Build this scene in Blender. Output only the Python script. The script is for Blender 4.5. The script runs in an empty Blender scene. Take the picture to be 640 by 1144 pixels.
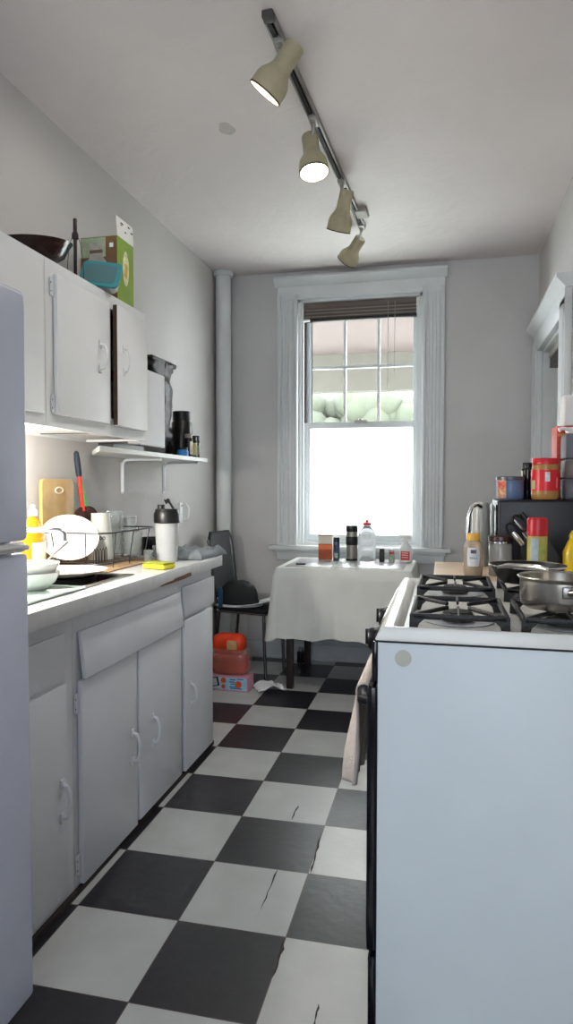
import bpy, bmesh, math, random
from mathutils import Vector, Matrix, noise
random.seed(7)
C = bpy.context.scene.collection
S = bpy.context.scene
PI = math.pi

# ------------------------------------------------------------------ camera
cam_d = bpy.data.cameras.new('camera')
cam = bpy.data.objects.new('camera', cam_d); C.objects.link(cam)
cam_d.sensor_fit = 'VERTICAL'; cam_d.sensor_height = 36.0; cam_d.lens = 758.0925 / 1144 * 36
cam_d.clip_start = 0.02; cam_d.clip_end = 200
cam.matrix_world = Matrix(((0.97436840, -0.00922590, 0.22476898, 0.70112777),
                           (0.22495654, 0.03606732, -0.97370103, -1.40984313),
                           (0.00087645, 0.99930678, 0.03721829, 1.19621009),
                           (0, 0, 0, 1)))
S.camera = cam

# ------------------------------------------------------------------ world, lights, exposure
S.view_settings.view_transform = 'Standard'
S.view_settings.look = 'None'
S.view_settings.gamma = 1.0
S.view_settings.use_curve_mapping = False
S.view_settings.exposure = 0.92
w = bpy.data.worlds.new('overcast_sky'); S.world = w; w.use_nodes = True
bg = w.node_tree.nodes['Background']
bg.inputs['Color'].default_value = (0.88, 0.94, 1.0, 1)
bg.inputs['Strength'].default_value = 16.0

def lamp(kind, name, loc, energy, color, **kw):
    d = bpy.data.lights.new(name, kind); d.energy = energy; d.color = color
    for k, v in kw.items(): setattr(d, k, v)
    o = bpy.data.objects.new(name, d); C.objects.link(o); o.location = loc
    return o
def aim(o, d):
    o.rotation_euler = Vector(d).to_track_quat('-Z', 'Y').to_euler()

pl = lamp('AREA', 'kitchen_window_daylight', (0.14, 3.46, 1.62), 1.0, (1, 1, 1), shape='RECTANGLE', size=0.9, size_y=1.7)
pl.data.cycles.is_portal = True; aim(pl, (0, -1, 0))
pl2 = lamp('AREA', 'side_window_daylight', (1.60, 2.56, 1.49), 1.0, (1, 1, 1), shape='RECTANGLE', size=0.8, size_y=1.1)
pl2.data.cycles.is_portal = True; aim(pl2, (-1, 0, 0))
# fill area light added before the solid rear wall, for daylight behind the camera
rl = lamp('AREA', 'rear_daylight_fill', (0.75, -3.3, 1.5), 27, (0.80, 0.885, 1.0), shape='RECTANGLE', size=1.5, size_y=1.7)
aim(rl, (0, 1, -0.02))

# ------------------------------------------------------------------ materials
def lin(c):
    return tuple((x / 12.92 if x <= 0.04045 else ((x + 0.055) / 1.055) ** 2.4) for x in c)
def H(h):
    h = h.lstrip('#'); return lin(tuple(int(h[i:i+2], 16) / 255 for i in (0, 2, 4)))
MATS = {}
def mat(name, col, rough=0.5, metal=0.0, var=0.06, nscale=8.0, bump=0.0, bscale=60.0, trans=0.0, ior=1.45, emit=0.0, coat=0.0, alpha=1.0, detail=4.0, sub=0.0):
    if name in MATS: return MATS[name]
    m = bpy.data.materials.new(name); m.use_nodes = True
    nt = m.node_tree; b = nt.nodes['Principled BSDF']
    c = H(col) if isinstance(col, str) else col
    tc = nt.nodes.new('ShaderNodeTexCoord')
    if var > 0:
        n = nt.nodes.new('ShaderNodeTexNoise'); n.inputs['Scale'].default_value = nscale; n.inputs['Detail'].default_value = detail
        nt.links.new(tc.outputs['Object'], n.inputs['Vector'])
        r = nt.nodes.new('ShaderNodeValToRGB')
        r.color_ramp.elements[0].position = 0.3; r.color_ramp.elements[1].position = 0.7
        r.color_ramp.elements[0].color = tuple(x * (1 - var) for x in c) + (1,)
        r.color_ramp.elements[1].color = tuple(min(1, x * (1 + var)) for x in c) + (1,)
        nt.links.new(n.outputs['Fac'], r.inputs['Fac']); nt.links.new(r.outputs['Color'], b.inputs['Base Color'])
    else:
        b.inputs['Base Color'].default_value = (*c, 1)
    b.inputs['Roughness'].default_value = rough; b.inputs['Metallic'].default_value = metal
    b.inputs['Transmission Weight'].default_value = trans; b.inputs['IOR'].default_value = ior
    b.inputs['Coat Weight'].default_value = coat; b.inputs['Alpha'].default_value = alpha
    if emit > 0:
        b.inputs['Emission Color'].default_value = (*c, 1); b.inputs['Emission Strength'].default_value = emit
    if bump > 0:
        n2 = nt.nodes.new('ShaderNodeTexNoise'); n2.inputs['Scale'].default_value = bscale; n2.inputs['Detail'].default_value = 5
        nt.links.new(tc.outputs['Object'], n2.inputs['Vector'])
        bp = nt.nodes.new('ShaderNodeBump'); bp.inputs['Strength'].default_value = bump; bp.inputs['Distance'].default_value = 0.01
        nt.links.new(n2.outputs['Fac'], bp.inputs['Height']); nt.links.new(bp.outputs['Normal'], b.inputs['Normal'])
    MATS[name] = m
    return m

M_wall = mat('wall_paint', '#bebbb8', 0.75, var=0.035, nscale=2.2, bump=0.10, bscale=35)
M_wallback = mat('wall_paint_back', '#c8c7c6', 0.7, var=0.035, nscale=2.5, bump=0.12, bscale=30)
M_trim = mat('trim_paint', '#d6dada', 0.42, var=0.03, nscale=5, bump=0.08, bscale=25)
M_cab = mat('cabinet_paint', '#d0d3d8', 0.38, var=0.03, nscale=5, bump=0.10, bscale=22)
M_cabup = mat('upper_cabinet_paint', '#d4d5d4', 0.45, var=0.025, nscale=5, bump=0.08, bscale=22)
M_white = mat('white_enamel', '#dfe4ea', 0.22, var=0.015, nscale=9, bump=0.015, bscale=120)
M_fridge = mat('fridge_paint', '#c4c9da', 0.38, var=0.02, nscale=20, bump=0.05, bscale=300)
M_whitepl = mat('white_plastic', '#e8e8e4', 0.4, var=0.02)
M_black = mat('black_plastic', '#141416', 0.35, var=0.1, nscale=30)
M_blackgl = mat('black_gloss', '#0c0d12', 0.12, var=0.05)
M_iron = mat('cast_iron', '#131315', 0.45, var=0.2, nscale=60, bump=0.2, bscale=200)
M_chrome = mat('chrome', '#d8d8d8', 0.12, 1.0, var=0.03)
M_steel = mat('brushed_steel', '#a9a59d', 0.28, 1.0, var=0.12, nscale=14)
M_steeld = mat('dull_steel', '#8d8c88', 0.35, 1.0, var=0.15, nscale=9)
M_counter = mat('counter_laminate', '#c9cbc9', 0.3, var=0.07, nscale=60, bump=0.02)
M_glass = mat('clear_glass', '#ffffff', 0.02, var=0, trans=1.0, ior=1.45)
M_darkwood = mat('dark_wood', '#2b2020', 0.45, var=0.3, nscale=15)
M_wood = mat('pale_wood', '#c2a888', 0.5, var=0.10, nscale=9)
M_paper = mat('white_paper', '#e9eaec', 0.8, var=0.015)
M_cream = mat('aged_cream_metal', '#b0a88a', 0.42, var=0.10, nscale=18)
M_red = mat('red_plastic', '#c01a28', 0.35, var=0.05)
M_orange = mat('orange_liquid', '#f07a10', 0.15, var=0.12, nscale=12)
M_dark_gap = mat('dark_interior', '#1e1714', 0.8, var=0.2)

# ------------------------------------------------------------------ geometry helpers
class G:
    """collects shapes for ONE mesh object"""
    def __init__(s): s.bm = bmesh.new()
    def _xf(s, geom, M): bmesh.ops.transform(s.bm, matrix=M, verts=geom)
    def box(s, x0, x1, y0, y1, z0, z1, bev=0.0, seg=2, M=None):
        r = bmesh.ops.create_cube(s.bm, size=1.0); vs = r['verts']
        s._xf(vs, Matrix.Translation(((x0+x1)/2, (y0+y1)/2, (z0+z1)/2)) @ Matrix.Diagonal((abs(x1-x0), abs(y1-y0), abs(z1-z0), 1)))
        if bev > 0:
            es = list({e for v in vs for e in v.link_edges})
            rr = bmesh.ops.bevel(s.bm, geom=es, offset=bev, segments=seg, affect='EDGES', profile=0.5)
            vs = list({v for f in rr['faces'] for v in f.verts} | {v for v in vs if v.is_valid})
        if M is not None: s._xf(vs, M)
        return s
    def lathe(s, prof, n=28, c=(0, 0, 0), M=None, sx=1, sy=1):
        """prof: (radius, z) from bottom to top, closed at ends when radius 0"""
        rings = []
        for r, z in prof:
            if r <= 1e-6: rings.append([s.bm.verts.new((c[0], c[1], c[2]+z))])
            else: rings.append([s.bm.verts.new((c[0]+sx*r*math.cos(2*PI*k/n), c[1]+sy*r*math.sin(2*PI*k/n), c[2]+z)) for k in range(n)])
        for a, b in zip(rings, rings[1:]):
            for k in range(n):
                q = []
                if len(a) == 1 and len(b) == 1: continue
                if len(a) == 1: q = [a[0], b[(k+1) % n], b[k]]
                elif len(b) == 1: q = [a[k], a[(k+1) % n], b[0]]
                else: q = [a[k], a[(k+1) % n], b[(k+1) % n], b[k]]
                s.bm.faces.new(q)
        if M is not None: s._xf([v for r in rings for v in r], M)
        return s
    def tube(s, pts, r, n=10, closed=False, caps=True):
        P = [Vector(p) for p in pts]; R = r if isinstance(r, (list, tuple)) else [r]*len(P)
        rings = []; up = None
        L = len(P)
        for i, p in enumerate(P):
            a = P[(i-1) % L] if (closed or i > 0) else P[0]; b = P[(i+1) % L] if (closed or i < L-1) else P[-1]
            t = (b - a)
            if t.length < 1e-9: t = Vector((0, 0, 1))
            t.normalize()
            if up is None:
                up = t.cross(Vector((0, 0, 1)))
                if up.length < 1e-3: up = t.cross(Vector((1, 0, 0)))
            up = (up - t * up.dot(t)).normalized(); sd = t.cross(up)
            rings.append([s.bm.verts.new(p + (up*math.cos(2*PI*k/n) + sd*math.sin(2*PI*k/n))*R[i]) for k in range(n)])
        pairs = list(zip(rings, rings[1:])) + ([(rings[-1], rings[0])] if closed else [])
        for a, b in pairs:
            for k in range(n): s.bm.faces.new([a[k], a[(k+1) % n], b[(k+1) % n], b[k]])
        if caps and not closed:
            s.bm.faces.new(rings[0][::-1]); s.bm.faces.new(rings[-1])
        return s
    def prism(s, poly, d, axis='y', off=0.0, M=None):
        """poly 2D in the plane perpendicular to axis, extruded by d"""
        def mk(a, b, t):
            return {'y': (a, t, b), 'x': (t, a, b), 'z': (a, b, t)}[axis]
        A = [s.bm.verts.new(mk(a, b, off)) for a, b in poly]; B = [s.bm.verts.new(mk(a, b, off+d)) for a, b in poly]
        s.bm.faces.new(A); s.bm.faces.new(B[::-1])
        n = len(A)
        for k in range(n): s.bm.faces.new([A[k], B[k], B[(k+1) % n], A[(k+1) % n]])
        if M is not None: s._xf(A+B, M)
        return s
    def ball(s, c, r, sx=1, sy=1, sz=1, sub=3, M=None):
        rr = bmesh.ops.create_icosphere(s.bm, subdivisions=sub, radius=r)
        s._xf(rr['verts'], Matrix.Translation(c) @ Matrix.Diagonal((sx, sy, sz, 1)))
        if M is not None: s._xf(rr['verts'], M)
        return s
    def grid(s, fn, nu, nv, thick=0.0):
        V = [[s.bm.verts.new(fn(i/nu, j/nv)) for j in range(nv+1)] for i in range(nu+1)]
        for i in range(nu):
            for j in range(nv): s.bm.faces.new([V[i][j], V[i+1][j], V[i+1][j+1], V[i][j+1]])
        return s
    def build(s, name, m, parent=None, smooth=True, loc=None, label=None):
        bmesh.ops.remove_doubles(s.bm, verts=s.bm.verts, dist=1e-6)
        bmesh.ops.recalc_face_normals(s.bm, faces=s.bm.faces)
        me = bpy.data.meshes.new(name); s.bm.to_mesh(me); s.bm.free()
        me.materials.append(m)
        if smooth:
            for p in me.polygons: p.use_smooth = True
            try: me.set_sharp_from_angle(angle=math.radians(38))
            except Exception: pass
        o = bpy.data.objects.new(name, me); C.objects.link(o)
        if parent: o.parent = parent
        if loc: o.location = loc
        if label: o['label'] = label
        return o
def solid(o, t, off=-1):
    md = o.modifiers.new('thickness', 'SOLIDIFY'); md.thickness = t; md.offset = off; return o
def subd(o, n=1):
    md = o.modifiers.new('smooth', 'SUBSURF'); md.levels = n; md.render_levels = n; return o
def thing(name, label, cat, loc=(0, 0, 0), rz=0.0, group=None):
    o = bpy.data.objects.new(name, None); C.objects.link(o); o.empty_display_size = 0.05
    o.location = loc; o.rotation_euler = (0, 0, rz); return tag(o, label, cat, group)
def tag(o, label, cat, group=None):
    o['label'] = label; o['category'] = cat
    if group: o['group'] = group
    return o
def struct(o, label=None):
    o['kind'] = 'structure'
    if label: o['label'] = label
    return o
def dup(root, loc, rz=0, label=None, group=None):
    r = root.copy(); C.objects.link(r); r.location = loc; r.rotation_euler = (0, 0, rz)
    if label: r['label'] = label
    if group: r['group'] = group
    for ch in list(root.children):
        c = ch.copy(); C.objects.link(c); c.parent = r
        for g in ch.children:
            d = g.copy(); C.objects.link(d); d.parent = c
    return r
def arc_label(r, z0, z1, a0, a1, n=14, c=(0, 0), eps=0.0006):
    """patch wrapped round a cylinder of radius r"""
    g = G()
    g.grid(lambda u, v: (c[0]+(r+eps)*math.cos(a0+(a1-a0)*u), c[1]+(r+eps)*math.sin(a0+(a1-a0)*u), z0+(z1-z0)*v), n, 1)
    return g
CAMDIR = -PI/2      # labels turn their printed side towards the room

# ------------------------------------------------------------------ floor
XL, XR, YB, YR, ZC = -0.84, 1.28, 3.17, -3.4, 2.66
T = 0.3048
def floor_material():
    m = bpy.data.materials.new('checker_vinyl_tiles'); m.use_nodes = True; nt = m.node_tree; N = nt.nodes; L = nt.links
    b = N['Principled BSDF']; tc = N.new('ShaderNodeTexCoord')
    mp = N.new('ShaderNodeMapping'); mp.inputs['Scale'].default_value = (1/T, 1/T, 0); mp.inputs['Location'].default_value = (0, 0, 0.5)
    L.new(tc.outputs['Object'], mp.inputs['Vector'])
    nd = N.new('ShaderNodeTexNoise'); nd.inputs['Scale'].default_value = 3.0
    ck = N.new('ShaderNodeTexChecker'); ck.inputs['Scale'].default_value = 1.0
    L.new(mp.outputs['Vector'], ck.inputs['Vector'])
    # scuffed light tile and dark tile colours
    def ramp(scale, c0, c1, det=6):
        n = N.new('ShaderNodeTexNoise'); n.inputs['Scale'].default_value = scale; n.inputs['Detail'].default_value = det
        L.new(tc.outputs['Object'], n.inputs['Vector'])
        r = N.new('ShaderNodeValToRGB'); r.color_ramp.elements[0].position = 0.35; r.color_ramp.elements[1].position = 0.68
        r.color_ramp.elements[0].color = (*H(c0), 1); r.color_ramp.elements[1].color = (*H(c1), 1)
        L.new(n.outputs['Fac'], r.inputs['Fac']); return r
    lt = ramp(7, '#aeb0ad', '#b9bbb8', 4); dk = ramp(6, '#100e16', '#17151d', 4)
    mx = N.new('ShaderNodeMix'); mx.data_type = 'RGBA'
    L.new(ck.outputs['Fac'], mx.inputs['Factor']); L.new(dk.outputs['Color'], mx.inputs['A']); L.new(lt.outputs['Color'], mx.inputs['B'])
    # brown seams between the tiles
    br = N.new('ShaderNodeTexBrick'); br.offset = 0.0; br.squash = 1.0
    br.inputs['Scale'].default_value = 1.0; br.inputs['Mortar Size'].default_value = 0.006; br.inputs['Mortar Smooth'].default_value = 0.4
    br.inputs['Brick Width'].default_value = 1.0; br.inputs['Row Height'].default_value = 1.0
    L.new(mp.outputs['Vector'], br.inputs['Vector'])
    mx2 = N.new('ShaderNodeMix'); mx2.data_type = 'RGBA'; mx2.inputs['B'].default_value = (*H('#4a3a34'), 1)
    L.new(br.outputs['Fac'], mx2.inputs['Factor']); L.new(mx.outputs['Result'], mx2.inputs['A'])
    L.new(mx2.outputs['Result'], b.inputs['Base Color'])
    n3 = N.new('ShaderNodeTexNoise'); n3.inputs['Scale'].default_value = 2.5; n3.inputs['Detail'].default_value = 1
    L.new(tc.outputs['Object'], n3.inputs['Vector'])
    rr = N.new('ShaderNodeMapRange'); rr.inputs['To Min'].default_value = 0.31; rr.inputs['To Max'].default_value = 0.42
    L.new(n3.outputs['Fac'], rr.inputs['Value']); L.new(rr.outputs['Result'], b.inputs['Roughness'])
    b.inputs['Coat Weight'].default_value = 0.3; b.inputs['Coat Roughness'].default_value = 0.3
    n4 = N.new('ShaderNodeTexNoise'); n4.inputs['Scale'].default_value = 22; n4.inputs['Detail'].default_value = 6
    L.new(tc.outputs['Object'], n4.inputs['Vector'])
    bp = N.new('ShaderNodeBump'); bp.inputs['Strength'].default_value = 0.16; bp.inputs['Distance'].default_value = 0.01
    L.new(n4.outputs['Fac'], bp.inputs['Height']); L.new(bp.outputs['Normal'], b.inputs['Normal'])
    return m
M_floor = floor_material()
struct(G().box(XL-0.15, XR+0.15, YR-0.15, YB+0.15, -0.12, 0).build('floor', M_floor, smooth=False), 'black and white checkered vinyl tile floor')

# worn cracks across the tiles
def crack(pts, wd, nm=[0]):
    g = G(); P = []
    for (a, b) in zip(pts, pts[1:]):
        n = 7
        for k in range(n):
            t = k/n; P.append(Vector((a[0]*(1-t)+b[0]*t + random.uniform(-.0025, .0025), a[1]*(1-t)+b[1]*t, 0.0006)))
    P.append(Vector((pts[-1][0], pts[-1][1], 0.0006)))
    W = [wd*random.uniform(0.4, 1.2) for _ in P]; W[0] = W[-1] = 0.0004
    A = [g.bm.verts.new(p + Vector((-x, 0, 0))) for p, x in zip(P, W)]; B = [g.bm.verts.new(p + Vector((x, 0, 0))) for p, x in zip(P, W)]
    for k in range(len(P)-1): g.bm.faces.new([A[k], B[k], B[k+1], A[k+1]])
    return g
g_all = [([(0.21, 0.40), (0.208, 0.607)], 0.0028), ([(0.307, 0.15), (0.303, 0.30)], 0.005), ([(0.181, 0.93), (0.183, 1.04)], 0.003),
         ([(0.311, 0.61), (0.303, 0.83)], 0.0035), ([(0.432, 0.01), (0.431, 0.094)], 0.0022)]
M_crack = mat('tile_crack', '#3a332e', 0.9, var=0.1)
for i, (p, wd) in enumerate(g_all):
    struct(crack(p, wd).build('trim_%d' % (20+i), M_crack, smooth=False), 'dark jagged crack across a floor tile')

# ------------------------------------------------------------------ walls and ceiling
def wall_with_hole(axis, pos, th, a0, a1, z0, z1, h):
    """axis 'y': wall plane y=pos..pos+th spanning a in x; h = (ha0, ha1, hz0, hz1)"""
    g = G()
    def bx(p0, p1, q0, q1):
        if axis == 'y': g.box(p0, p1, pos, pos+th, q0, q1)
        else: g.box(pos, pos+th, p0, p1, q0, q1)
    bx(a0, h[0], z0, z1); bx(h[1], a1, z0, z1); bx(h[0], h[1], z0, h[2]); bx(h[0], h[1], h[3], z1)
    return g
WX0, WX1, WZ0, WZ1 = -0.275, 0.56, 0.80, 2.47
struct(wall_with_hole('y', YB, 0.28, XL-0.15, XR+0.15, 0, ZC+0.15, (WX0, WX1, WZ0, WZ1)).build('wall_back', M_wallback, smooth=False), 'white painted window wall')
struct(G().box(XL-0.15, XL, YR-0.15, YB, 0, ZC+0.15).build('wall_left', M_wall, smooth=False), 'white painted wall behind the sink counter')
RY0, RY1, RZ0, RZ1 = 2.16, 2.97, 0.95, 2.02
struct(wall_with_hole('x', XR, 0.28, YR-0.15, YB, 0, ZC+0.15, (RY0, RY1, RZ0, RZ1)).build('wall_right', M_wall, smooth=False), 'white painted wall behind the stove')
struct(G().box(XL-0.15, XR+0.15, YR-0.15, YR, 0, ZC+0.15).build('wall_rear', M_wall, smooth=False), 'white wall behind the camera')

def ceiling_material():
    m = mat('ceiling_plaster', '#dcd4d2', 0.6, var=0.05, nscale=1.6, bump=0.0)
    nt = m.node_tree; N = nt.nodes; L = nt.links; b = N['Principled BSDF']
    tc = [n for n in N if n.type == 'TEX_COORD'][0]
    v = N.new('ShaderNodeTexNoise'); v.inputs['Scale'].default_value = 6; v.inputs['Detail'].default_value = 10; v.inputs['Distortion'].default_value = 2.2
    L.new(tc.outputs['Object'], v.inputs['Vector'])
    bp = N.new('ShaderNodeBump'); bp.inputs['Strength'].default_value = 0.22; bp.inputs['Distance'].default_value = 0.02
    L.new(v.outputs['Fac'], bp.inputs['Height'])
    v2 = N.new('ShaderNodeTexNoise'); v2.inputs['Scale'].default_value = 90; v2.inputs['Detail'].default_value = 3
    L.new(tc.outputs['Object'], v2.inputs['Vector'])
    bp2 = N.new('ShaderNodeBump'); bp2.inputs['Strength'].default_value = 0.12; bp2.inputs['Distance'].default_value = 0.01
    L.new(v2.outputs['Fac'], bp2.inputs['Height']); L.new(bp.outputs['Normal'], bp2.inputs['Normal'])
    L.new(bp2.outputs['Normal'], b.inputs['Normal'])
    return m
struct(G().box(XL-0.15, XR+0.15, YR-0.15, YB, ZC, ZC+0.15).build('ceiling', ceiling_material(), smooth=False), 'textured grey white plaster ceiling')
# ceiling stain: a smudge with its own shape
g = G(); P0 = Vector((-0.176, 1.294, ZC-0.0006)); vs = [g.bm.verts.new(P0 + Vector((math.cos(a)*0.033*(1+.15*math.sin(3*a)), math.sin(a)*0.05, 0))) for a in [2*PI*k/24 for k in range(24)]]
g.bm.faces.new(vs)
struct(g.build('trim_30', mat('ceiling_smudge', '#bdb8b5', 0.7, var=0.05, nscale=40), smooth=False), 'round grey smudge on the ceiling')

# baseboard
struct(G().box(XL, XR, YB-0.018, YB, 0, 0.11, 0.004).box(XL, XR, YB-0.026, YB, 0.0, 0.02, 0.003).box(XL, XR, YB-0.012, YB, 0.11, 0.13, 0.004).build('baseboard_back', mat('baseboard_grey', '#c3c7ca', 0.5, var=0.06)))
# patched plaster panel edge below the window casing
struct(G().box(XL+0.2, -0.36, YB-0.006, YB, 0.13, 0.36, 0.002).build('trim_1', M_wallback))

# ------------------------------------------------------------------ kitchen window
win = bpy.data.objects.new('window_1', None); C.objects.link(win); struct(win, 'tall double hung window with white casing'); win['category'] = 'window'
win.location = (0.142, YB, 0.80)
def wpart(g, name, m, **k):
    bmesh.ops.translate(g.bm, verts=g.bm.verts, vec=(-0.142, -YB, -0.80)); return g.build(name, m, win, **k)
# side casings with moulded ribs
for x0, x1 in ((-0.415, -0.275), (0.56, 0.70)):
    g = G().box(x0, x1, YB-0.022, YB, 0.78, 2.5, 0.003)
    g.box(x0, x0+0.022, YB-0.036, YB-0.02, 0.78, 2.5, 0.004); g.box(x1-0.022, x1, YB-0.034, YB-0.02, 0.78, 2.5, 0.004)
    for k in range(4):
        xx = x0+0.035+k*0.022; g.box(xx, xx+0.010, YB-0.028, YB-0.02, 0.80, 2.46, 0.003)
    wpart(g, 'side_casing', M_trim)
g = G().box(-0.415, 0.70, YB-0.024, YB, 2.47, 2.58, 0.003)
g.prism([(YB-0.024, 2.555), (YB-0.07, 2.60), (YB-0.07, 2.615), (YB, 2.615), (YB, 2.555)], 1.15, 'x', -0.434)
wpart(g, 'head_casing', M_trim)
g = G().box(-0.47, 0.75, YB-0.075, YB+0.05, 0.765, 0.795, 0.006)
wpart(g, 'sill', M_trim)
g = G().box(-0.42, 0.71, YB-0.022, YB, 0.69, 0.765, 0.004).box(-0.43, 0.72, YB-0.035, YB, 0.745, 0.765, 0.006)
wpart(g, 'apron', M_trim)
# jambs
g = G().box(WX0, WX0+0.018, YB, YB+0.25, WZ0, WZ1).box(WX1-0.018, WX1, YB, YB+0.25, WZ0, WZ1).box(WX0, WX1, YB, YB+0.25, WZ1-0.018, WZ1).box(WX0, WX1, YB+0.05, YB+0.27, WZ0-0.03, WZ0+0.02)
g.box(WX0+0.018, WX0+0.034, YB+0.02, YB+0.04, WZ0, WZ1).box(WX1-0.034, WX1-0.018, YB+0.02, YB+0.04, WZ0, WZ1)
wpart(g, 'jamb', M_trim)
g = G().box(WX0+0.018, WX0+0.03, YB+0.12, YB+0.2, 1.62, WZ1-0.02).box(WX1-0.03, WX1-0.018, YB+0.12, YB+0.2, 1.62, WZ1-0.02)
wpart(g, 'sash_track', mat('dark_sash_track', '#3c3935', 0.7))
M_pane = mat('old_window_glass', '#ffffff', 0.0, var=0, trans=1.0, ior=1.02)
def sash(y, z0, z1, name, sx, botr, topr, muntins):
    a0, a1 = WX0+0.02, WX1-0.02
    g = G().box(a0, a0+sx, y, y+0.035, z0, z1, 0.003).box(a1-sx, a1, y, y+0.035, z0, z1, 0.003)
    g.box(a0+sx, a1-sx, y, y+0.035, z0, z0+botr, 0.003).box(a0+sx, a1-sx, y, y+0.035, z1-topr, z1, 0.003)
    if muntins:
        for k in (1, 2):
            xx = a0+sx+(a1-a0-2*sx)*k/3; g.box(xx-0.009, xx+0.009, y+0.004, y+0.03, z0+botr, z1-topr)
        zz = z0+botr+(z1-topr-z0-botr)*0.505; g.box(a0+sx, a1-sx, y+0.005, y+0.029, zz-0.009, zz+0.009)
    return wpart(g, name, M_trim), (a0+sx, a1-sx, z0+botr, z1-topr)
su, r = sash(YB+0.15, 1.60, 2.45, 'upper_sash', 0.045, 0.05, 0.05, True)
g = G().box(r[0], r[1], YB+0.164, YB+0.167, r[2], r[3]); bmesh.ops.translate(g.bm, verts=g.bm.verts, vec=(-0.142, -YB, -0.80)); g.build('pane', M_pane, su, smooth=False)
sl, r = sash(YB+0.09, 0.82, 1.64, 'lower_sash', 0.042, 0.045, 0.04, False)
# frosted lower pane
mf = bpy.data.materials.new('frosted_film_glass'); mf.use_nodes = True; nt = mf.node_tree
for n in list(nt.nodes):
    if n.type != 'OUTPUT_MATERIAL': nt.nodes.remove(n)
out = [n for n in nt.nodes if n.type == 'OUTPUT_MATERIAL'][0]
tl = nt.nodes.new('ShaderNodeBsdfTranslucent'); tl.inputs['Color'].default_value = (0.95, 0.95, 0.95, 1)
tp = nt.nodes.new('ShaderNodeBsdfTransparent'); mxs = nt.nodes.new('ShaderNodeMixShader'); mxs.inputs['Fac'].default_value = 0.55
fn = nt.nodes.new('ShaderNodeTexNoise'); fn.inputs['Scale'].default_value = 3
fr = nt.nodes.new('ShaderNodeMapRange'); fr.inputs['To Min'].default_value = 0.12; fr.inputs['To Max'].default_value = 0.2
nt.links.new(fn.outputs['Fac'], fr.inputs['Value']); nt.links.new(fr.outputs['Result'], mxs.inputs['Fac'])
nt.links.new(tl.outputs['BSDF'], mxs.inputs[1]); nt.links.new(tp.outputs['BSDF'], mxs.inputs[2]); nt.links.new(mxs.outputs['Shader'], out.inputs['Surface'])
g = G().grid(lambda u, v: (r[0]+(r[1]-r[0])*u, YB+0.107, r[2]+(r[3]-r[2])*v), 1, 1)
bmesh.ops.translate(g.bm, verts=g.bm.verts, vec=(-0.142, -YB, -0.80)); g.build('pane', mf, sl, smooth=False, label='bright frosted lower pane')
g = G().box(0.10, 0.19, YB+0.075, YB+0.1, 1.635, 1.652, 0.003).lathe([(0, 0), (0.012, 0), (0.012, 0.012), (0, 0.012)], c=(0.142, YB+0.09, 1.65))
bmesh.ops.translate(g.bm, verts=g.bm.verts, vec=(-0.142, -YB, -0.80)); g.build('sash_lock', M_steeld, sl)

# raised venetian blind
bl = thing('venetian_blind', 'raised brown venetian blind bunched at the top of the window', 'blind', (0.142, YB+0.045, 2.45))
M_slat = mat('blind_slat_brown', '#6f625b', 0.5, var=0.1); M_slatl = mat('blind_slat_edge', '#a59d95', 0.4)
G().box(-0.385, 0.385, -0.02, 0.025, -0.035, 0.0, 0.003).build('head_rail', M_slat, bl)
for k in range(9):
    G().box(-0.375, 0.375, -0.022, 0.022, -0.043-0.0075*k, -0.0385-0.0075*k, 0.001).build('slat', M_slatl if k in (1, 4, 7) else M_slat, bl)
G().box(-0.378, 0.378, -0.018, 0.018, -0.125, -0.105, 0.004).build('bottom_rail', mat('blind_rail_dark', '#2c2622', 0.5), bl)
for x in (0.19, 0.235):
    G().tube([(x, -0.026, -0.02), (x, -0.026, -0.62 if x < 0.2 else -0.5)], 0.0016, 6).build('cord', mat('cord_white', '#b9b4a8', 0.8), bl)
G().box(0.375, 0.395, -0.03, 0.0, -0.06, -0.005, 0.003).build('mounting_bracket', M_whitepl, bl)
G().box(-0.39, -0.34, -0.035, 0.0, -0.125, -0.11, 0.003).build('cord_cleat', M_whitepl, bl)

# ------------------------------------------------------------------ outside the window
struct(G().box(-14, 14, 3.6, 60, -1.2, -1.0).build('floor_outside', mat('snowy_ground', '#a8aca2', 0.9, var=0.1, nscale=1), smooth=False), 'pale bright ground outside the window')
pr_ = thing('porch_roof', 'beige porch ceiling seen through the upper window panes', 'porch', (0.2, 3.6, 2.70))
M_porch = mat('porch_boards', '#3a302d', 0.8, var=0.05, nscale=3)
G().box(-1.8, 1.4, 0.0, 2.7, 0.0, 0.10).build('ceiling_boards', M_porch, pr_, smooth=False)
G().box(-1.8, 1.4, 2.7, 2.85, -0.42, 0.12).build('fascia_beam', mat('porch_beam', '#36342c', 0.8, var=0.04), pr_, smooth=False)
hs = thing('neighbour_house', 'cream house standing behind the green hedge', 'building', (0.5, 16.0, -1.0))
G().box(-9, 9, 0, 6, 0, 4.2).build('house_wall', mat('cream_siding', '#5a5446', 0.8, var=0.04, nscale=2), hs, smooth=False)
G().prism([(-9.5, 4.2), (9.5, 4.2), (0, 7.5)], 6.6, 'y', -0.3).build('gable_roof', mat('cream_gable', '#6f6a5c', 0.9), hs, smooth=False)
hg = G()
for k in range(620):
    x = -3.6 + 7.2*random.random(); z = random.uniform(0.1, 3.9)
    hg.ball((x, random.uniform(-.3, .3), z), random.uniform(0.22, 0.38), sub=2)
tag(hg.build('hedge', mat('hedge_green', '#282c20', 0.9, var=0.2, nscale=1.5), loc=(0.2, 12.0, -1.0)), 'tall pale green hedge outside behind the porch beam', 'hedge')

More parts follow.
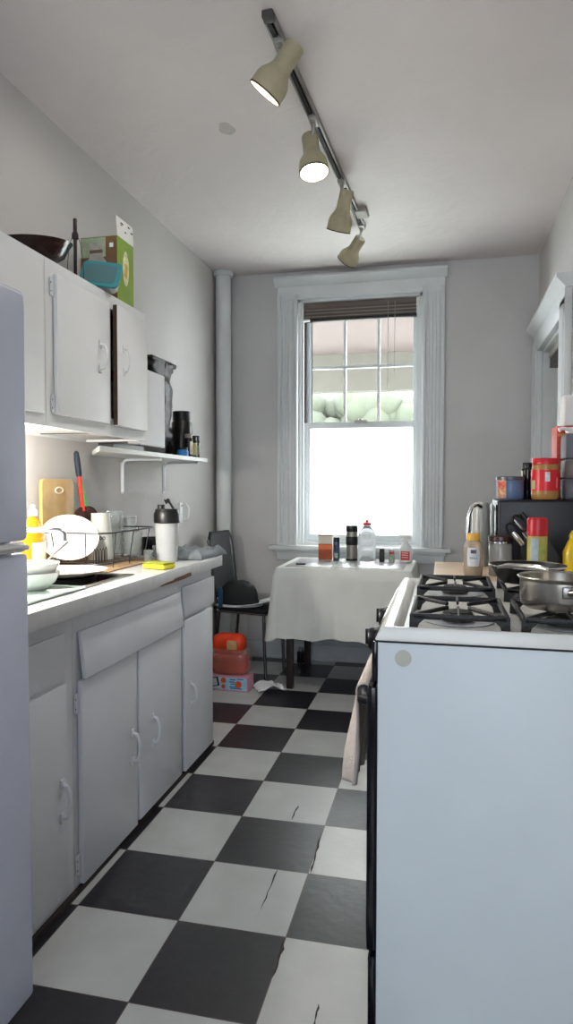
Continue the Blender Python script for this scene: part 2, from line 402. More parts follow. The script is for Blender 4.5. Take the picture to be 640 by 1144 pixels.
# ------------------------------------------------------------------ right wall window
w2 = bpy.data.objects.new('window_2', None); C.objects.link(w2); struct(w2, 'window in the right wall with wide white casing'); w2['category'] = 'window'
def w2part(g, name, m, **k): return g.build(name, m, w2, **k)
g = G().box(XR-0.03, XR, RY1, RY1+0.155, 0.9, 2.09, 0.003)
for k in range(4): g.box(XR-0.038, XR-0.028, RY1+0.02+0.032*k, RY1+0.036+0.032*k, 0.92, 2.06, 0.003)
g.box(XR-0.044, XR-0.028, RY1+0.138, RY1+0.157, 0.9, 2.09, 0.003).box(XR-0.044, XR-0.028, RY1-0.002, RY1+0.014, 0.9, 2.04, 0.003)
w2part(g, 'side_casing', M_trim)
g = G().box(XR-0.034, XR, RY0-0.15, RY0, 0.9, 2.09, 0.003)
for k in range(4): g.box(XR-0.040, XR-0.030, RY0-0.135+0.03*k, RY0-0.12+0.03*k, 0.92, 2.06, 0.003)
w2part(g, 'side_casing', M_trim)
g = G().box(XR-0.034, XR, RY0-0.15, RY1+0.155, RZ1, 2.15, 0.003)
g.prism([(XR-0.034, 2.13), (XR-0.075, 2.175), (XR-0.075, 2.195), (XR, 2.195), (XR, 2.13)], -(RY1+0.17-(RY0-0.17)), 'y', RY1+0.17)
w2part(g, 'head_casing', M_trim)
w2part(G().box(XR-0.07, XR+0.05, RY0-0.2, RY1+0.18, 0.915, 0.945, 0.005), 'sill', M_trim)
w2part(G().box(XR, XR+0.25, RY0, RY0+0.015, RZ0, RZ1).box(XR, XR+0.25, RY1-0.015, RY1, RZ0, RZ1).box(XR, XR+0.25, RY0, RY1, RZ1-0.015, RZ1)
       .box(XR+0.08, XR+0.1, RY1-0.03, RY1-0.015, RZ0, RZ1), 'jamb', M_trim)
w2part(G().box(XR+0.13, XR+0.165, RY0+0.015, RY1-0.015, 1.46, 1.50).box(XR+0.13, XR+0.165, RY0+0.015, RY0+0.06, RZ0, RZ1-0.015)
       .box(XR+0.13, XR+0.165, RY1-0.06, RY1-0.015, RZ0, RZ1-0.015).box(XR+0.13, XR+0.165, RY0, RY1, RZ0, RZ0+0.05), 'sash', M_trim)
# drawn shade behind the glass
w2part(G().grid(lambda u, v: (XR+0.175+0.006*math.sin(u*40), RY0+(RY1-RY0)*u, RZ0+(RZ1-RZ0)*v), 60, 1), 'shade', mat('drawn_shade', '#9b928c', 0.9, var=0.05))
b2 = thing('window_blind', 'grey slatted blind raised in the right wall window', 'blind', (XR+0.06, 2.56, RZ1-0.02))
G().box(-0.03, 0.03, -0.37, 0.37, -0.035, 0, 0.003).build('head_rail', M_slatl, b2)
for k in range(5):
    G().box(-0.028, 0.028, -0.365, 0.365, -0.045-0.012*k, -0.041-0.012*k, 0.001).build('slat', mat('grey_slat', '#67645f', 0.5), b2)

# heating pipe in the back left corner
hp = thing('heating_pipe', 'white painted heating pipe rising in the back corner', 'pipe', (-0.775, 3.06, 0))
G().lathe([(0.052, 0), (0.052, ZC-0.002), (0, ZC-0.002)], 32).build('pipe', M_trim, hp)
G().lathe([(0.052, ZC-0.035), (0.066, ZC-0.03), (0.068, ZC-0.003), (0.052, ZC-0.002)], 32).build('ceiling_collar', M_trim, hp)
G().lathe([(0.052, 0.02), (0.07, 0.015), (0.072, 0.0), (0, 0)], 32).build('floor_collar', M_trim, hp)

# ------------------------------------------------------------------ refrigerator
fr_ = thing('refrigerator', 'pale blue grey refrigerator at the left edge beside the sink counter', 'refrigerator', (-0.475, -0.49, 0))
G().box(-0.325, 0.285, -0.35, 0.35, 0.06, 1.6, 0.008).build('body', M_fridge, fr_)
d = G().box(0.288, 0.325, -0.35, 0.35, 1.083, 1.6, 0.010, 3).build('freezer_door', M_fridge, fr_)
G().tube([(0.325, -0.28, 1.10), (0.36, -0.27, 1.11), (0.36, -0.27, 1.3), (0.325, -0.28, 1.32)], 0.011, 10).build('handle', M_whitepl, d)
d = G().box(0.288, 0.325, -0.35, 0.35, 0.10, 1.056, 0.010, 3).build('refrigerator_door', M_fridge, fr_)
G().tube([(0.325, -0.28, 0.72), (0.36, -0.27, 0.74), (0.36, -0.27, 1.02), (0.325, -0.28, 1.035)], 0.011, 10).build('handle', M_whitepl, d)
G().box(0.27, 0.328, -0.345, 0.335, 1.060, 1.080, 0.004).tube([(0.326, -0.34, 1.072), (0.330, 0.30, 1.072), (0.324, 0.345, 1.068)], 0.006, 8).build('trim_strip', mat('polished_trim', '#e9e9e6', 0.15, 0.4), fr_, label='shiny white strip between the two doors')
G().box(-0.3, 0.27, -0.33, 0.33, 0.0, 0.07).build('base_grille', M_dark_gap, fr_)

# ------------------------------------------------------------------ base cabinets
FX = -0.34     # face plane
def pull_handle(y, z, x, h=0.095, parent=None, m=None):
    g = G()
    g.box(x, x+0.006, y-0.009, y+0.009, z+h/2-0.014, z+h/2+0.014, 0.002).box(x, x+0.006, y-0.009, y+0.009, z-h/2-0.014, z-h/2+0.014, 0.002)
    g.tube([(x+0.004, y, z+h/2), (x+0.018, y, z+h/2-0.004), (x+0.026, y, z+h/2-0.02), (x+0.028, y, z), (x+0.026, y, z-h/2+0.02), (x+0.018, y, z-h/2+0.004), (x+0.004, y, z-h/2)], [0.006, 0.0055, 0.005, 0.0048, 0.005, 0.0055, 0.006], 8)
    return g.build('handle', m or M_cab, parent)
def hinge(y, z, x, parent):
    g = G().box(x, x+0.003, y-0.012, y+0.012, z-0.028, z+0.028, 0.001).tube([(x+0.003, y, z-0.03), (x+0.003, y, z+0.03)], 0.0042, 8)
    h = g.build('hinge', M_cab, parent)
    for dz in (-0.016, 0.012): G().lathe([(0, -0.001), (0.003, 0), (0, 0.001)], 8, M=Matrix.Translation((x+0.0035, y-0.008, z+dz)) @ Matrix.Rotation(PI/2, 4, 'Y')).build('screw', mat('old_screw', '#4b4038', 0.5), h)
def carcass(y0, y1, z0, z1, x0, x1, openings, fr_name='face_frame', kick=True):
    """returns builders of the carcass box and the face frame with openings (y0,y1,z0,z1)"""
    g = G().box(x0, x1-0.016, y0, y0+0.012, z0, z1).box(x0, x1-0.016, y1-0.012, y1, z0, z1).box(x0, x0+0.006, y0, y1, z0, z1).box(x0, x1-0.016, y0, y1, z0+0.01, z0+0.025)
    ys = sorted({y0, y1} | {o[0] for o in openings} | {o[1] for o in openings}); zs = sorted({z0, z1} | {o[2] for o in openings} | {o[3] for o in openings})
    f = G()
    for a, b in zip(ys, ys[1:]):
        run = None
        for c, e in zip(zs, zs[1:]):
            hole = any(o[0] <= (a+b)/2 <= o[1] and o[2] <= (c+e)/2 <= o[3] for o in openings)
            if hole:
                if run: f.box(x1-0.016, x1, a, b, run[0], run[1]); run = None
            else: run = (run[0], e) if run else (c, e)
        if run: f.box(x1-0.016, x1, a, b, run[0], run[1])
    return g, f
def base_cab(name, label, y0, y1, ops):
    r = thing(name, label, 'cabinet', (0, 0, 0))
    g, f = carcass(y0, y1, 0.015, 0.835, XL+0.002, FX, ops)
    g.build('carcass', M_cab, r, smooth=False); f.build('face_frame', M_cab, r, smooth=False)
    G().box(FX-0.02, FX+0.012, y0, y1, 0.0, 0.016).build('base_strip', mat('grimy_base', '#2c2422', 0.8, var=0.3, nscale=30), r, smooth=False)
    return r
X0 = FX+0.001; X1 = FX+0.019
# left unit
c1 = base_cab('base_cabinet', 'white painted base cabinet next to the refrigerator with one drawer over one door', -0.12, 0.345, [(-0.08, 0.28, 0.67, 0.77), (-0.08, 0.28, 0.05, 0.62)])
G().box(X0, X0+0.006, -0.09, 0.297, 0.652, 0.784, 0.003).build('drawer', M_cab, c1)
d = G().box(X0, X0+0.006, -0.10, 0.305, 0.03, 0.640, 0.003).build('door', M_cab, c1); pull_handle(0.272, 0.315, X0+0.006, parent=d)
# sink unit
c2 = base_cab('base_cabinet', 'wide white sink cabinet with a tilted false drawer front over two doors', 0.347, 1.160, [(0.40, 1.12, 0.67, 0.76), (0.40, 0.71, 0.06, 0.60), (0.78, 1.11, 0.06, 0.60)])
Mx = Matrix.Translation((X0, 0, 0.775)) @ Matrix.Rotation(-math.radians(6.5), 4, 'Y') @ Matrix.Translation((-X0, 0, -0.775))
G().box(X0, X1-0.004, 0.372, 1.142, 0.632, 0.772, 0.003, M=Mx).build('false_drawer_front', M_cab, c2, label='long false drawer front leaning out at its lower edge')
d = G().box(X0, X1, 0.368, 0.733, 0.022, 0.628, 0.004).build('door', M_cab, c2); pull_handle(0.690, 0.312, X1, parent=d); hinge(0.360, 0.565, X0+0.002, d); hinge(0.360, 0.085, X0+0.002, d)
d = G().box(X0, X1, 0.752, 1.140, 0.028, 0.628, 0.004).build('door', M_cab, c2); pull_handle(0.856, 0.312, X1, parent=d)
# right unit
c3 = base_cab('base_cabinet', 'narrow white base cabinet at the far end of the counter beside the black chair', 1.162, 1.552, [(1.20, 1.52, 0.68, 0.77), (1.20, 1.50, 0.06, 0.62)])
G().box(X0, X1, 1.183, 1.545, 0.662, 0.786, 0.004).build('drawer', M_cab, c3)
d = G().box(X0, X1, 1.180, 1.520, 0.022, 0.648, 0.004).build('door', M_cab, c3); pull_handle(1.236, 0.332, X1, 0.08, parent=d)
# countertop with a sink cut-out
SX0, SX1, SY0, SY1 = -0.775, -0.385, 0.19, 0.815
ct = thing('countertop', 'long pale grey laminate countertop with a chipped front edge', 'countertop', (0, 0, 0))
g = G().box(XL+0.001, SX0, -0.12, 1.572, 0.838, 0.880).box(SX1, -0.302, -0.12, 1.572, 0.838, 0.880).box(SX0, SX1, -0.12, SY0, 0.838, 0.880).box(SX0, SX1, SY1, 1.572, 0.838, 0.880)
g.build('worktop', M_counter, ct, smooth=False)
G().box(-0.302, -0.292, -0.12, 1.576, 0.832, 0.882, 0.003).build('front_edging', mat('edging_grey', '#c3c4c4', 0.4, var=0.08, nscale=20), ct)
g = G()
pts = [(0.86, .834), (0.88, .839), (0.93, .841), (0.99, .842), (1.00, .846), (1.10, .848), (1.14, .850), (1.17, .850), (1.18, .835), (1.1, .8325), (0.95, .8325)]
g.prism(pts, 0.0012, 'x', -0.2922)
g.build('chipped_patch', mat('bare_particle_board', '#6a4a36', 0.9, var=0.35, nscale=40), ct, smooth=False, label='brown bare patch where the edging has chipped off')
G().box(XL+0.001, XL+0.014, -0.12, 1.572, 0.880, 0.905, 0.003).build('back_splash', M_counter, ct)

# ------------------------------------------------------------------ sink and faucet
sk = thing('kitchen_sink', 'stainless steel sink set into the counter', 'sink', (0, 0, 0))
g = G()
g.box(SX0-0.012, SX1+0.012, SY0-0.012, SY0+0.02, 0.8805, 0.884, 0.0015).box(SX0-0.012, SX1+0.012, SY1-0.02, SY1+0.012, 0.8805, 0.884, 0.0015)
g.box(SX0-0.012, SX0+0.06, SY0, SY1, 0.8805, 0.884, 0.0015).box(SX1-0.018, SX1+0.012, SY0, SY1, 0.8805, 0.884, 0.0015)
g.build('rim', M_steel, sk)
g = G(); a0, a1, b0, b1 = SX0+0.06, SX1-0.018, SY0+0.02, SY1-0.02
g.box(a0, a0+0.002, b0, b1, 0.74, 0.882).box(a1-0.002, a1, b0, b1, 0.74, 0.882).box(a0, a1, b0, b0+0.002, 0.74, 0.882).box(a0, a1, b1-0.002, b1, 0.74, 0.882).box(a0, a1, b0, b1, 0.738, 0.741)
bs = g.build('basin', M_steel, sk, smooth=False)
G().lathe([(0, 0), (0.04, 0), (0.04, 0.004), (0.03, 0.003), (0, 0.001)], 24, c=(-0.57, 0.45, 0.741)).build('drain', M_steeld, bs)
fa = thing('kitchen_faucet', 'chrome faucet with a long arching spout over the sink', 'faucet', (-0.745, 0.5, 0.884))
G().lathe([(0.028, 0), (0.028, 0.012), (0.02, 0.03), (0.017, 0.08), (0.014, 0.09), (0, 0.09)], 24).build('base', M_chrome, fa)
G().tube([(0, 0, 0.08), (0.005, 0.002, 0.12), (0.04, 0.01, 0.150), (0.10, 0.03, 0.168), (0.18, 0.055, 0.172), (0.232, 0.072, 0.168), (0.243, 0.076, 0.158), (0.243, 0.076, 0.136)], [0.011, 0.011, 0.0105, 0.010, 0.0095, 0.0095, 0.0105, 0.0115], 12).build('spout', M_chrome, fa)
for s in (-1, 1):
    G().tube([(0, s*0.02, 0.02), (0, s*0.07, 0.03)], 0.008, 10).tube([(0, s*0.075, 0.02), (0, s*0.075, 0.055)], 0.013, 12).build('tap_handle', M_chrome, fa)

# ------------------------------------------------------------------ dishes at the sink
gb = tag(G().box(-0.13, 0.13, -0.19, 0.19, 0, 0.006, 0.0015).build('glass_cutting_board', mat('green_edged_glass', '#d9f2e4', 0.08, var=0.02, coat=0.5), loc=(-0.500, 0.288, 0.8845)), 'flat glass board with a green edge lying over the sink front', 'cutting board')
def bowl_prof(r, h, t=0.004): return [(0, 0), (r*0.5, 0), (r*0.55, 0.004), (r*0.82, h*0.4), (r*0.97, h*0.85), (r, h), (r-t, h), (r*0.97-t, h*0.85), (r*0.8-t, h*0.42), (r*0.45, 0.008), (0, 0.007)]
M_china = mat('white_china', '#eeeeea', 0.15, var=0.01)
tag(G().lathe(bowl_prof(0.085, 0.052), 36).build('cereal_bowl', M_china, loc=(-0.490, 0.375, 0.8915)), 'white china bowl at the bottom of a stack of two by the sink', 'bowl', 'stacked white bowls')
tag(G().lathe(bowl_prof(0.082, 0.052), 36).build('cereal_bowl', M_china, loc=(-0.490, 0.375, 0.9185)), 'white china bowl on top of another bowl, a spoon handle sticking out', 'bowl', 'stacked white bowls')
sp = G().tube([(0, 0, 0.0), (0.012, 0.04, 0.022), (0.03, 0.105, 0.062), (0.034, 0.12, 0.072)], [0.003, 0.0025, 0.004, 0.0035], 8).ball((0, -0.012, -0.004), 0.018, 0.8, 1.2, 0.3)
tag(sp.build('spoon', M_chrome, loc=(-0.480, 0.385, 0.950)), 'metal spoon leaning out of the upper white bowl', 'spoon')
pot = thing('mixing_bowl', 'dark bowl in the sink under the large white plate', 'bowl', (-0.565, 0.685, 0.742))
G().lathe([(0, 0), (0.07, 0), (0.10, 0.06), (0.107, 0.145), (0.103, 0.145), (0.095, 0.06), (0.065, 0.006), (0, 0.006)], 32).build('vessel', M_black, pot)
pt = thing('dinner_plate', 'large white plate with brown crumbs resting over the sink', 'plate', (-0.560, 0.700, 0.889))
G().lathe([(0, 0), (0.075, 0), (0.085, 0.004), (0.13, 0.018), (0.132, 0.021), (0.128, 0.021), (0.085, 0.009), (0.07, 0.006), (0, 0.006)], 48).build('dish', M_china, pt)
g = G()
for k in range(26):
    a = random.uniform(0, 2*PI); rr = 0.08*math.sqrt(random.random()); g.ball((rr*math.cos(a), rr*math.sin(a), 0.008), random.uniform(0.0015, 0.004), sub=1)
o = g.build('crumbs', mat('brown_crumbs', '#7a5230', 0.9), pt); o['kind'] = 'stuff'
mg = thing('maroon_mug', 'dark maroon mug standing in the sink beside the plate', 'mug', (-0.445, 0.760, 0.772))
G().lathe([(0, 0), (0.03, 0), (0.034, 0.01), (0.037, 0.1), (0.034, 0.1), (0.031, 0.01), (0, 0.008)], 28).build('cup', mat('maroon_glaze', '#3b1420', 0.12), mg)
G().tube([(0.034, 0, 0.085), (0.055, 0, 0.08), (0.06, 0, 0.055), (0.052, 0, 0.03), (0.034, 0, 0.025)], 0.005, 8).build('handle', MATS['maroon_glaze'], mg)
ip = tag(G().lathe([(0, 0), (0.035, 0), (0.045, 0.03), (0, 0.03)], 24).build('upturned_dish', M_steeld, loc=(-0.445, 0.760, 0.742)), 'upturned metal dish in the sink under the maroon mug', 'dish')

tag(G().box(-0.165, 0.165, -0.235, 0.235, 0, 0.007, 0.003).build('drain_mat', mat('tan_mat', '#a68a68', 0.7, var=0.12, nscale=25), loc=(-0.655, 1.085, 0.8805)), 'tan drying mat under the dish rack', 'mat')
# wire dish rack
M_wire = mat('dark_wire', '#3d3c3e', 0.35, 0.6)
rk = thing('dish_rack', 'dark wire dish rack holding a plate, glasses and spatulas', 'dish rack', (-0.655, 1.085, 0.888))
def rrect(hx, hy, z, r=0.05, n=6):
    P = []
    for cx, cy, a0 in ((hx-r, hy-r, 0), (-hx+r, hy-r, PI/2), (-hx+r, -hy+r, PI), (hx-r, -hy+r, 1.5*PI)):
        for k in range(n+1):
            a = a0 + PI/2*k/n; P.append((cx+r*math.cos(a), cy+r*math.sin(a), z))
    return P
G().tube(rrect(0.155, 0.225, 0.135), 0.0032, 8, closed=True).build('top_rim', M_wire, rk)
g = G().tube(rrect(0.135, 0.205, 0.018), 0.0026, 8, closed=True)
for k in range(9):
    y = -0.18+0.045*k; g.tube([(-0.135, y, 0.018), (0.135, y, 0.018)], 0.0018, 6)
g.build('floor_grid', M_wire, rk)
for (x, y) in [(0.155, -0.15), (0.155, 0), (0.155, 0.15), (-0.155, -0.15), (-0.155, 0), (-0.155, 0.15), (0.07, 0.225), (-0.07, 0.225), (0.07, -0.225), (-0.07, -0.225)]:
    G().tube([(x, y, 0.135), (x*0.88, y*0.92, 0.018), (x*0.88, y*0.92, 0.001)], 0.0022, 6).build('upright', M_wire, rk)
g = G()
for k in range(5):
    y = -0.195+0.022*k
    g.tube([(0.09, y-0.008, 0.018), (0.09, y-0.007, 0.065), (0.09, y, 0.075), (0.09, y+0.007, 0.065), (0.09, y+0.008, 0.018)], 0.0018, 6)
g.build('plate_divider', M_wire, rk)
def stand_plate(name, label, c, r, nrm):
    q = Vector(nrm).to_track_quat('Z', 'Y').to_matrix().to_4x4()
    o = G().lathe([(0, 0), (r*0.6, 0), (r*0.66, 0.003), (r, 0.016), (r, 0.019), (r*0.66, 0.008), (r*0.55, 0.006), (0, 0.006)], 44, M=Matrix.Translation((0, 0, r)) @ q).build(name, M_china)
    o.location = c; return tag(o, label, 'plate')
stand_plate('salad_plate', 'white plate standing upright in the wire dish rack', (-0.690, 0.925, 0.885), 0.108, (0.42, -0.62, 0.66))
# glasses
M_pressed = mat('pressed_glass', '#eef3f2', 0.06, var=0, trans=0.92, bump=0.5, bscale=70)
M_frost = mat('frosted_glass', '#cfd2cc', 0.35, var=0.05, trans=0.35)
def tumbler_inverted(name, label, loc, r0, r1, h, m=M_pressed, group=None):
    o = G().lathe([(r1, 0), (r0, h), (0, h), (0, h-0.006), (r0-0.003, h-0.007), (r1-0.0025, 0), (r1, 0)], 28).build(name, m)
    o.location = loc; return tag(o, label, 'glass', group)
tg = thing('pint_glass', 'upside down frosted pint glass with a dark printed mark in the dish rack', 'glass', (-0.622, 1.045, 0.909))
G().lathe([(0.050, 0), (0.037, 0.165), (0.037, 0.182), (0, 0.184), (0, 0.172), (0.034, 0.165), (0.047, 0.0), (0.050, 0)], 32).build('tumbler', M_frost, tg)
# printed mark: letters O O and small words, wrapped on the side that faces the room
def print_mark(parent, r, z, items, m, base=-PI/2+0.35):
    g = G()
    for (du, dz, rw, rh, ring) in items:
        n = 16
        if ring:
            def f(u, v, du=du, dz=dz, rw=rw, rh=rh):
                a = 2*PI*u; k = 0.55+0.45*v; an = base+(du+rw*k*math.cos(a))/r
                return ((r+0.0008)*math.cos(an), (r+0.0008)*math.sin(an), z+dz+rh*k*math.sin(a))
            g.grid(f, n, 1)
        else:
            def f(u, v, du=du, dz=dz, rw=rw, rh=rh):
                an = base+(du+rw*(2*u-1))/r
                return ((r+0.0008)*math.cos(an), (r+0.0008)*math.sin(an), z+dz+rh*(2*v-1))
            g.grid(f, 4, 1)
    return g.build('printed_mark', m, parent, smooth=False)
M_ink = mat('blue_grey_ink', '#2c3240', 0.6)
print_mark(tg, 0.0445, 0.085, [(0.006, 0, 0.006, 0.007, True), (0.018, 0, 0.006, 0.007, True), (-0.012, 0.002, 0.007, 0.003, False), (-0.004, 0.016, 0.004, 0.0025, False), (0.005, 0.018, 0.003, 0.0025, False), (-0.014, -0.006, 0.004, 0.0018, False)], M_ink)
tumbler_inverted('water_glass', 'tall clear glass upside down behind the frosted pint glass', (-0.665, 1.245, 0.909), 0.034, 0.039, 0.185)
tumbler_inverted('water_glass', 'tall clear glass upside down at the far end of the dish rack', (-0.640, 1.335, 0.881), 0.031, 0.037, 0.185)
def cup(name, label, loc, r0, r1, h, m=M_pressed, t=0.0025):
    o = G().lathe([(0, 0), (r0, 0), (r1, h), (r1-t, h), (r0-t, 0.006), (0, 0.006)], 28).build(name, m)
    o.location = loc; return tag(o, label, 'glass')
cup('short_glass', 'short clear tumbler standing in front of the tall clear glasses', (-0.560, 1.195, 0.909), 0.034, 0.043, 0.100)
cup('shot_glass', 'small clear glass standing behind the clear shaker bottle', (-0.515, 1.345, 0.881), 0.017, 0.020, 0.060)
cup('shot_glass', 'tiny clear glass between the short tumbler and the shaker bottle', (-0.475, 1.165, 0.881), 0.016, 0.019, 0.055)
mk = thing('black_mug', 'black mug at the back of the dish rack', 'mug', (-0.60, 1.46, 0.881))
G().lathe([(0, 0), (0.036, 0), (0.04, 0.01), (0.041, 0.085), (0.038, 0.085), (0.036, 0.01), (0, 0.008)], 28).build('cup', M_blackgl, mk)
G().tube([(0.04, 0.0, 0.07), (0.06, 0.0, 0.065), (0.064, 0, 0.045), (0.056, 0, 0.025), (0.04, 0, 0.02)], 0.005, 8).build('handle', M_blackgl, mk)
# shaker bottle
sb = thing('shaker_bottle', 'translucent shaker bottle with black lid at the end of the counter', 'bottle', (-0.428, 1.250, 0.881))
G().lathe([(0, 0), (0.041, 0), (0.043, 0.004), (0.050, 0.165), (0.050, 0.17), (0, 0.17)], 36).build('cup', mat('cloudy_plastic', '#d6d9d9', 0.35, var=0.04, trans=0.25), sb)
ld = G().lathe([(0.052, 0.163), (0.055, 0.166), (0.055, 0.200), (0.050, 0.212), (0.047, 0.222), (0, 0.224)], 36).build('lid', M_black, sb)
G().lathe([(0.016, 0), (0.015, 0.018), (0, 0.018)], 20, c=(-0.025, 0, 0.222)).build('spout_cap', M_black, ld)
G().tube([(0.03, 0, 0.222), (0.012, 0.0, 0.250), (-0.01, 0, 0.258), (0.0, 0, 0.244)], 0.005, 8).ball((0.006, 0, 0.258), 0.008).build('carry_loop', M_black, ld)
G().lathe([(0.0515, 0), (0.0515, 0.004)], 36, c=(0, 0, 0.155)).build('measuring_band', M_frost, sb)
# sponge
sg = thing('kitchen_sponge', 'yellow sponge with a dark green scouring side at the sink corner', 'sponge', (-0.365, 1.02, 0.882), math.radians(-18))
sgs = G().box(-0.055, 0.055, -0.035, 0.035, 0.0, 0.018, 0.006).build('sponge_body', mat('yellow_sponge', '#eee23e', 0.85, var=0.06, nscale=40, bump=0.3, bscale=150), sg)
G().box(-0.054, 0.054, -0.034, 0.034, 0.018, 0.024, 0.003).build('scouring_pad', mat('dark_scourer', '#9aa03c', 0.95, var=0.15, nscale=60, bump=0.4, bscale=250), sg)
# folded grey cloth
def cloth_lump(u, v):
    x = -0.105+0.21*u; y = -0.13+0.27*v
    e = min(u, 1-u, v, 1-v); h = 0.042*min(1, e/0.12)**0.5
    return (x+0.006*math.sin(11*v+2), y+0.008*math.sin(9*u), max(0.001, h*(0.85+0.25*noise.noise(Vector((x*14, y*14, 1)))) + 0.006*math.sin(24*u+6*v)*min(1, e/0.15)))
g = G().grid(cloth_lump, 34, 34)
o = g.build('dish_towel', mat('grey_cloth', '#7c8285', 0.95, var=0.14, nscale=14, bump=0.3, bscale=180)); o.location = (-0.395, 1.455, 0.8815); o.rotation_euler = (0, 0, math.radians(-6)); solid(o, 0.002, 1)
tag(o, 'folded grey cloth lying on the far end of the counter', 'cloth')
# dish soap
so = thing('soap_bottle', 'large orange dish soap bottle behind the sink next to the refrigerator', 'bottle', (-0.752, 0.785, 0.8845))
G().lathe([(0, 0), (0.055, 0), (0.058, 0.01), (0.060, 0.10), (0.052, 0.15), (0.030, 0.19), (0.016, 0.205), (0, 0.205)], 32, sy=1.0, sx=0.55).build('bottle', mat('orange_soap', '#f08a1a', 0.12, var=0.15, nscale=10), so)
G().lathe([(0.017, 0.205), (0.017, 0.225), (0.008, 0.23), (0.008, 0.245), (0, 0.245)], 24).build('cap', M_whitepl, so)
G().grid(lambda u, v: (0.0345*math.cos((u-.5)*1.6)+0.0002, 0.061*math.sin((u-.5)*1.6), 0.02+0.09*v), 12, 2).build('label', mat('pale_yellow_label', '#f6ecc8', 0.4), so)
# board leaning on the wall
cb = G()
pts = []
for cx, cz, a0 in ((0.095, 0.30, 0), (-0.095, 0.30, PI/2), (-0.095, 0.02, PI), (0.095, 0.02, 1.5*PI)):
    for k in range(6):
        a = a0+PI/2*k/5; pts.append((cx+0.02*math.cos(a), cz+0.02*math.sin(a)))
cb.prism(pts, 0.014, 'x', 0)
cbr = thing('cutting_board', 'golden wooden cutting board leaning against the wall behind the sink', 'cutting board', (-0.826, 1.055, 0.906))
cb.build('board', mat('golden_wood', '#b8985c', 0.45, var=0.2, nscale=12), cbr)
G().tube([(0.016, 0.028*math.cos(a), 0.275+0.012*math.sin(a)) for a in [2*PI*k/20 for k in range(20)]], 0.003, 6, closed=True).build('handle_slot', mat('pale_slot', '#e9e2d0', 0.6), cbr)
# spatulas
def spatula(label, loc, tilt, m_shaft, grip, rz):
    r = thing('spatula', label, 'spatula', loc, rz)
    q = Matrix.Rotation(tilt, 4, 'X')
    hd = G().box(-0.006, 0.006, -0.045, 0.045, 0.0, 0.125, 0.0055, 3)
    # rounded speckled head
    hd2 = G().lathe([(0, -0.006), (0.047, -0.006), (0.05, 0), (0.047, 0.006), (0, 0.006)], 28, M=q @ Matrix.Translation((0, 0, 0.11)) @ Matrix.Rotation(PI/2, 4, 'Y'))
    bmesh.ops.transform(hd.bm, matrix=q, verts=hd.bm.verts)
    me = bpy.data.meshes.new('t'); hd2.bm.to_mesh(me); hd2.bm.free(); hd.bm.from_mesh(me)
    hd.build('head', mat('speckled_dark_nylon', '#3a2622', 0.5, var=0.6, nscale=60), r)
    g = G().tube([(0, 0, 0.14), (0, 0, 0.29)], [0.0085, 0.0085], 10); bmesh.ops.transform(g.bm, matrix=q, verts=g.bm.verts); g.build('shaft', m_shaft, r)
    if grip:
        g = G().tube([(0, 0, 0.285), (0, 0, 0.30), (0, 0, 0.36), (0, 0, 0.385), (0, 0, 0.392)], [0.011, 0.0125, 0.0125, 0.010, 0.004], 12); bmesh.ops.transform(g.bm, matrix=q, verts=g.bm.verts); g.build('grip', mat('navy_grip', '#1f2a38', 0.6), r)
    return r
spatula('spatula with a red shaft and dark grip leaning in the dish rack', (-0.760, 1.185, 0.955), math.radians(7), mat('red_shaft', '#d8362b', 0.3), True, -0.55)
spatula('shorter spatula with a green shaft beside the red one', (-0.790, 1.285, 0.955), math.radians(12), mat('green_shaft', '#3fc05a', 0.3), False, -0.55)
# white hook on the wall
hk = thing('wall_hook', 'white curved hook on the left wall above the grey cloth', 'hook', (XL+0.001, 2.42, 0.98))
G().box(0, 0.008, -0.02, 0.02, 0.0, 0.12, 0.003).build('plate', M_whitepl, hk)
G().tube([(0.008, 0, 0.10), (0.04, 0.0, 0.11), (0.055, 0, 0.09), (0.05, 0.0, 0.03), (0.02, 0, 0.01)], 0.007, 8).build('hook_arm', M_whitepl, hk)

# ------------------------------------------------------------------ upper cabinets
UX = -0.555
def upper_cab(label, y0, y1, ops):
    r = thing('wall_cabinet', label, 'cabinet', (0, 0, 0))
    g, f = carcass(y0, y1, 1.392, 1.936, XL+0.002, UX, ops)
    g.box(XL+0.002, UX-0.016, y0, y1, 1.92, 1.936)
    g.build('carcass', M_cabup, r, smooth=False); f.build('face_frame', M_cabup, r, smooth=False); return r
u1 = upper_cab('white wall cabinet above and behind the refrigerator', -0.12, 0.566, [(-0.08, 0.5, 1.45, 1.88)])
d = G().box(UX+0.001, UX+0.010, -0.10, 0.545, 1.43, 1.905, 0.003).build('door', M_cabup, u1)
u2 = upper_cab('white wall cabinet with two doors, the right door slightly ajar', 0.568, 1.325, [(0.62, 0.95, 1.46, 1.88), (1.01, 1.29, 1.46, 1.88)])
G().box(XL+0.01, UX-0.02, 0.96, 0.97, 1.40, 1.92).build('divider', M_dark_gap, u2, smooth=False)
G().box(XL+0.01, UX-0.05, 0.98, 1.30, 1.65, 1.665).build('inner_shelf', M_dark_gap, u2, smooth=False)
d = G().box(UX+0.001, UX+0.018, 0.612, 0.972, 1.434, 1.893, 0.004).build('door', M_cabup, u2); pull_handle(0.895, 1.675, UX+0.018, 0.09, d, M_cabup)
hinge(0.604, 1.85, UX+0.002, d); hinge(0.604, 1.47, UX+0.002, d)
dd = bpy.data.objects.new('door', G().box(0, 0.017, -0.300, 0, 1.432, 1.895, 0.004).build('tmp', M_cabup).data); bpy.data.objects.remove(bpy.data.objects['tmp'])
C.objects.link(dd); dd.parent = u2; dd.location = (UX+0.002, 1.306, 0); dd.rotation_euler = (0, 0, math.radians(2.2)); dd['label'] = 'right door standing slightly open'
pull_handle(-0.245, 1.69, 0.017, 0.09, dd, M_cabup)
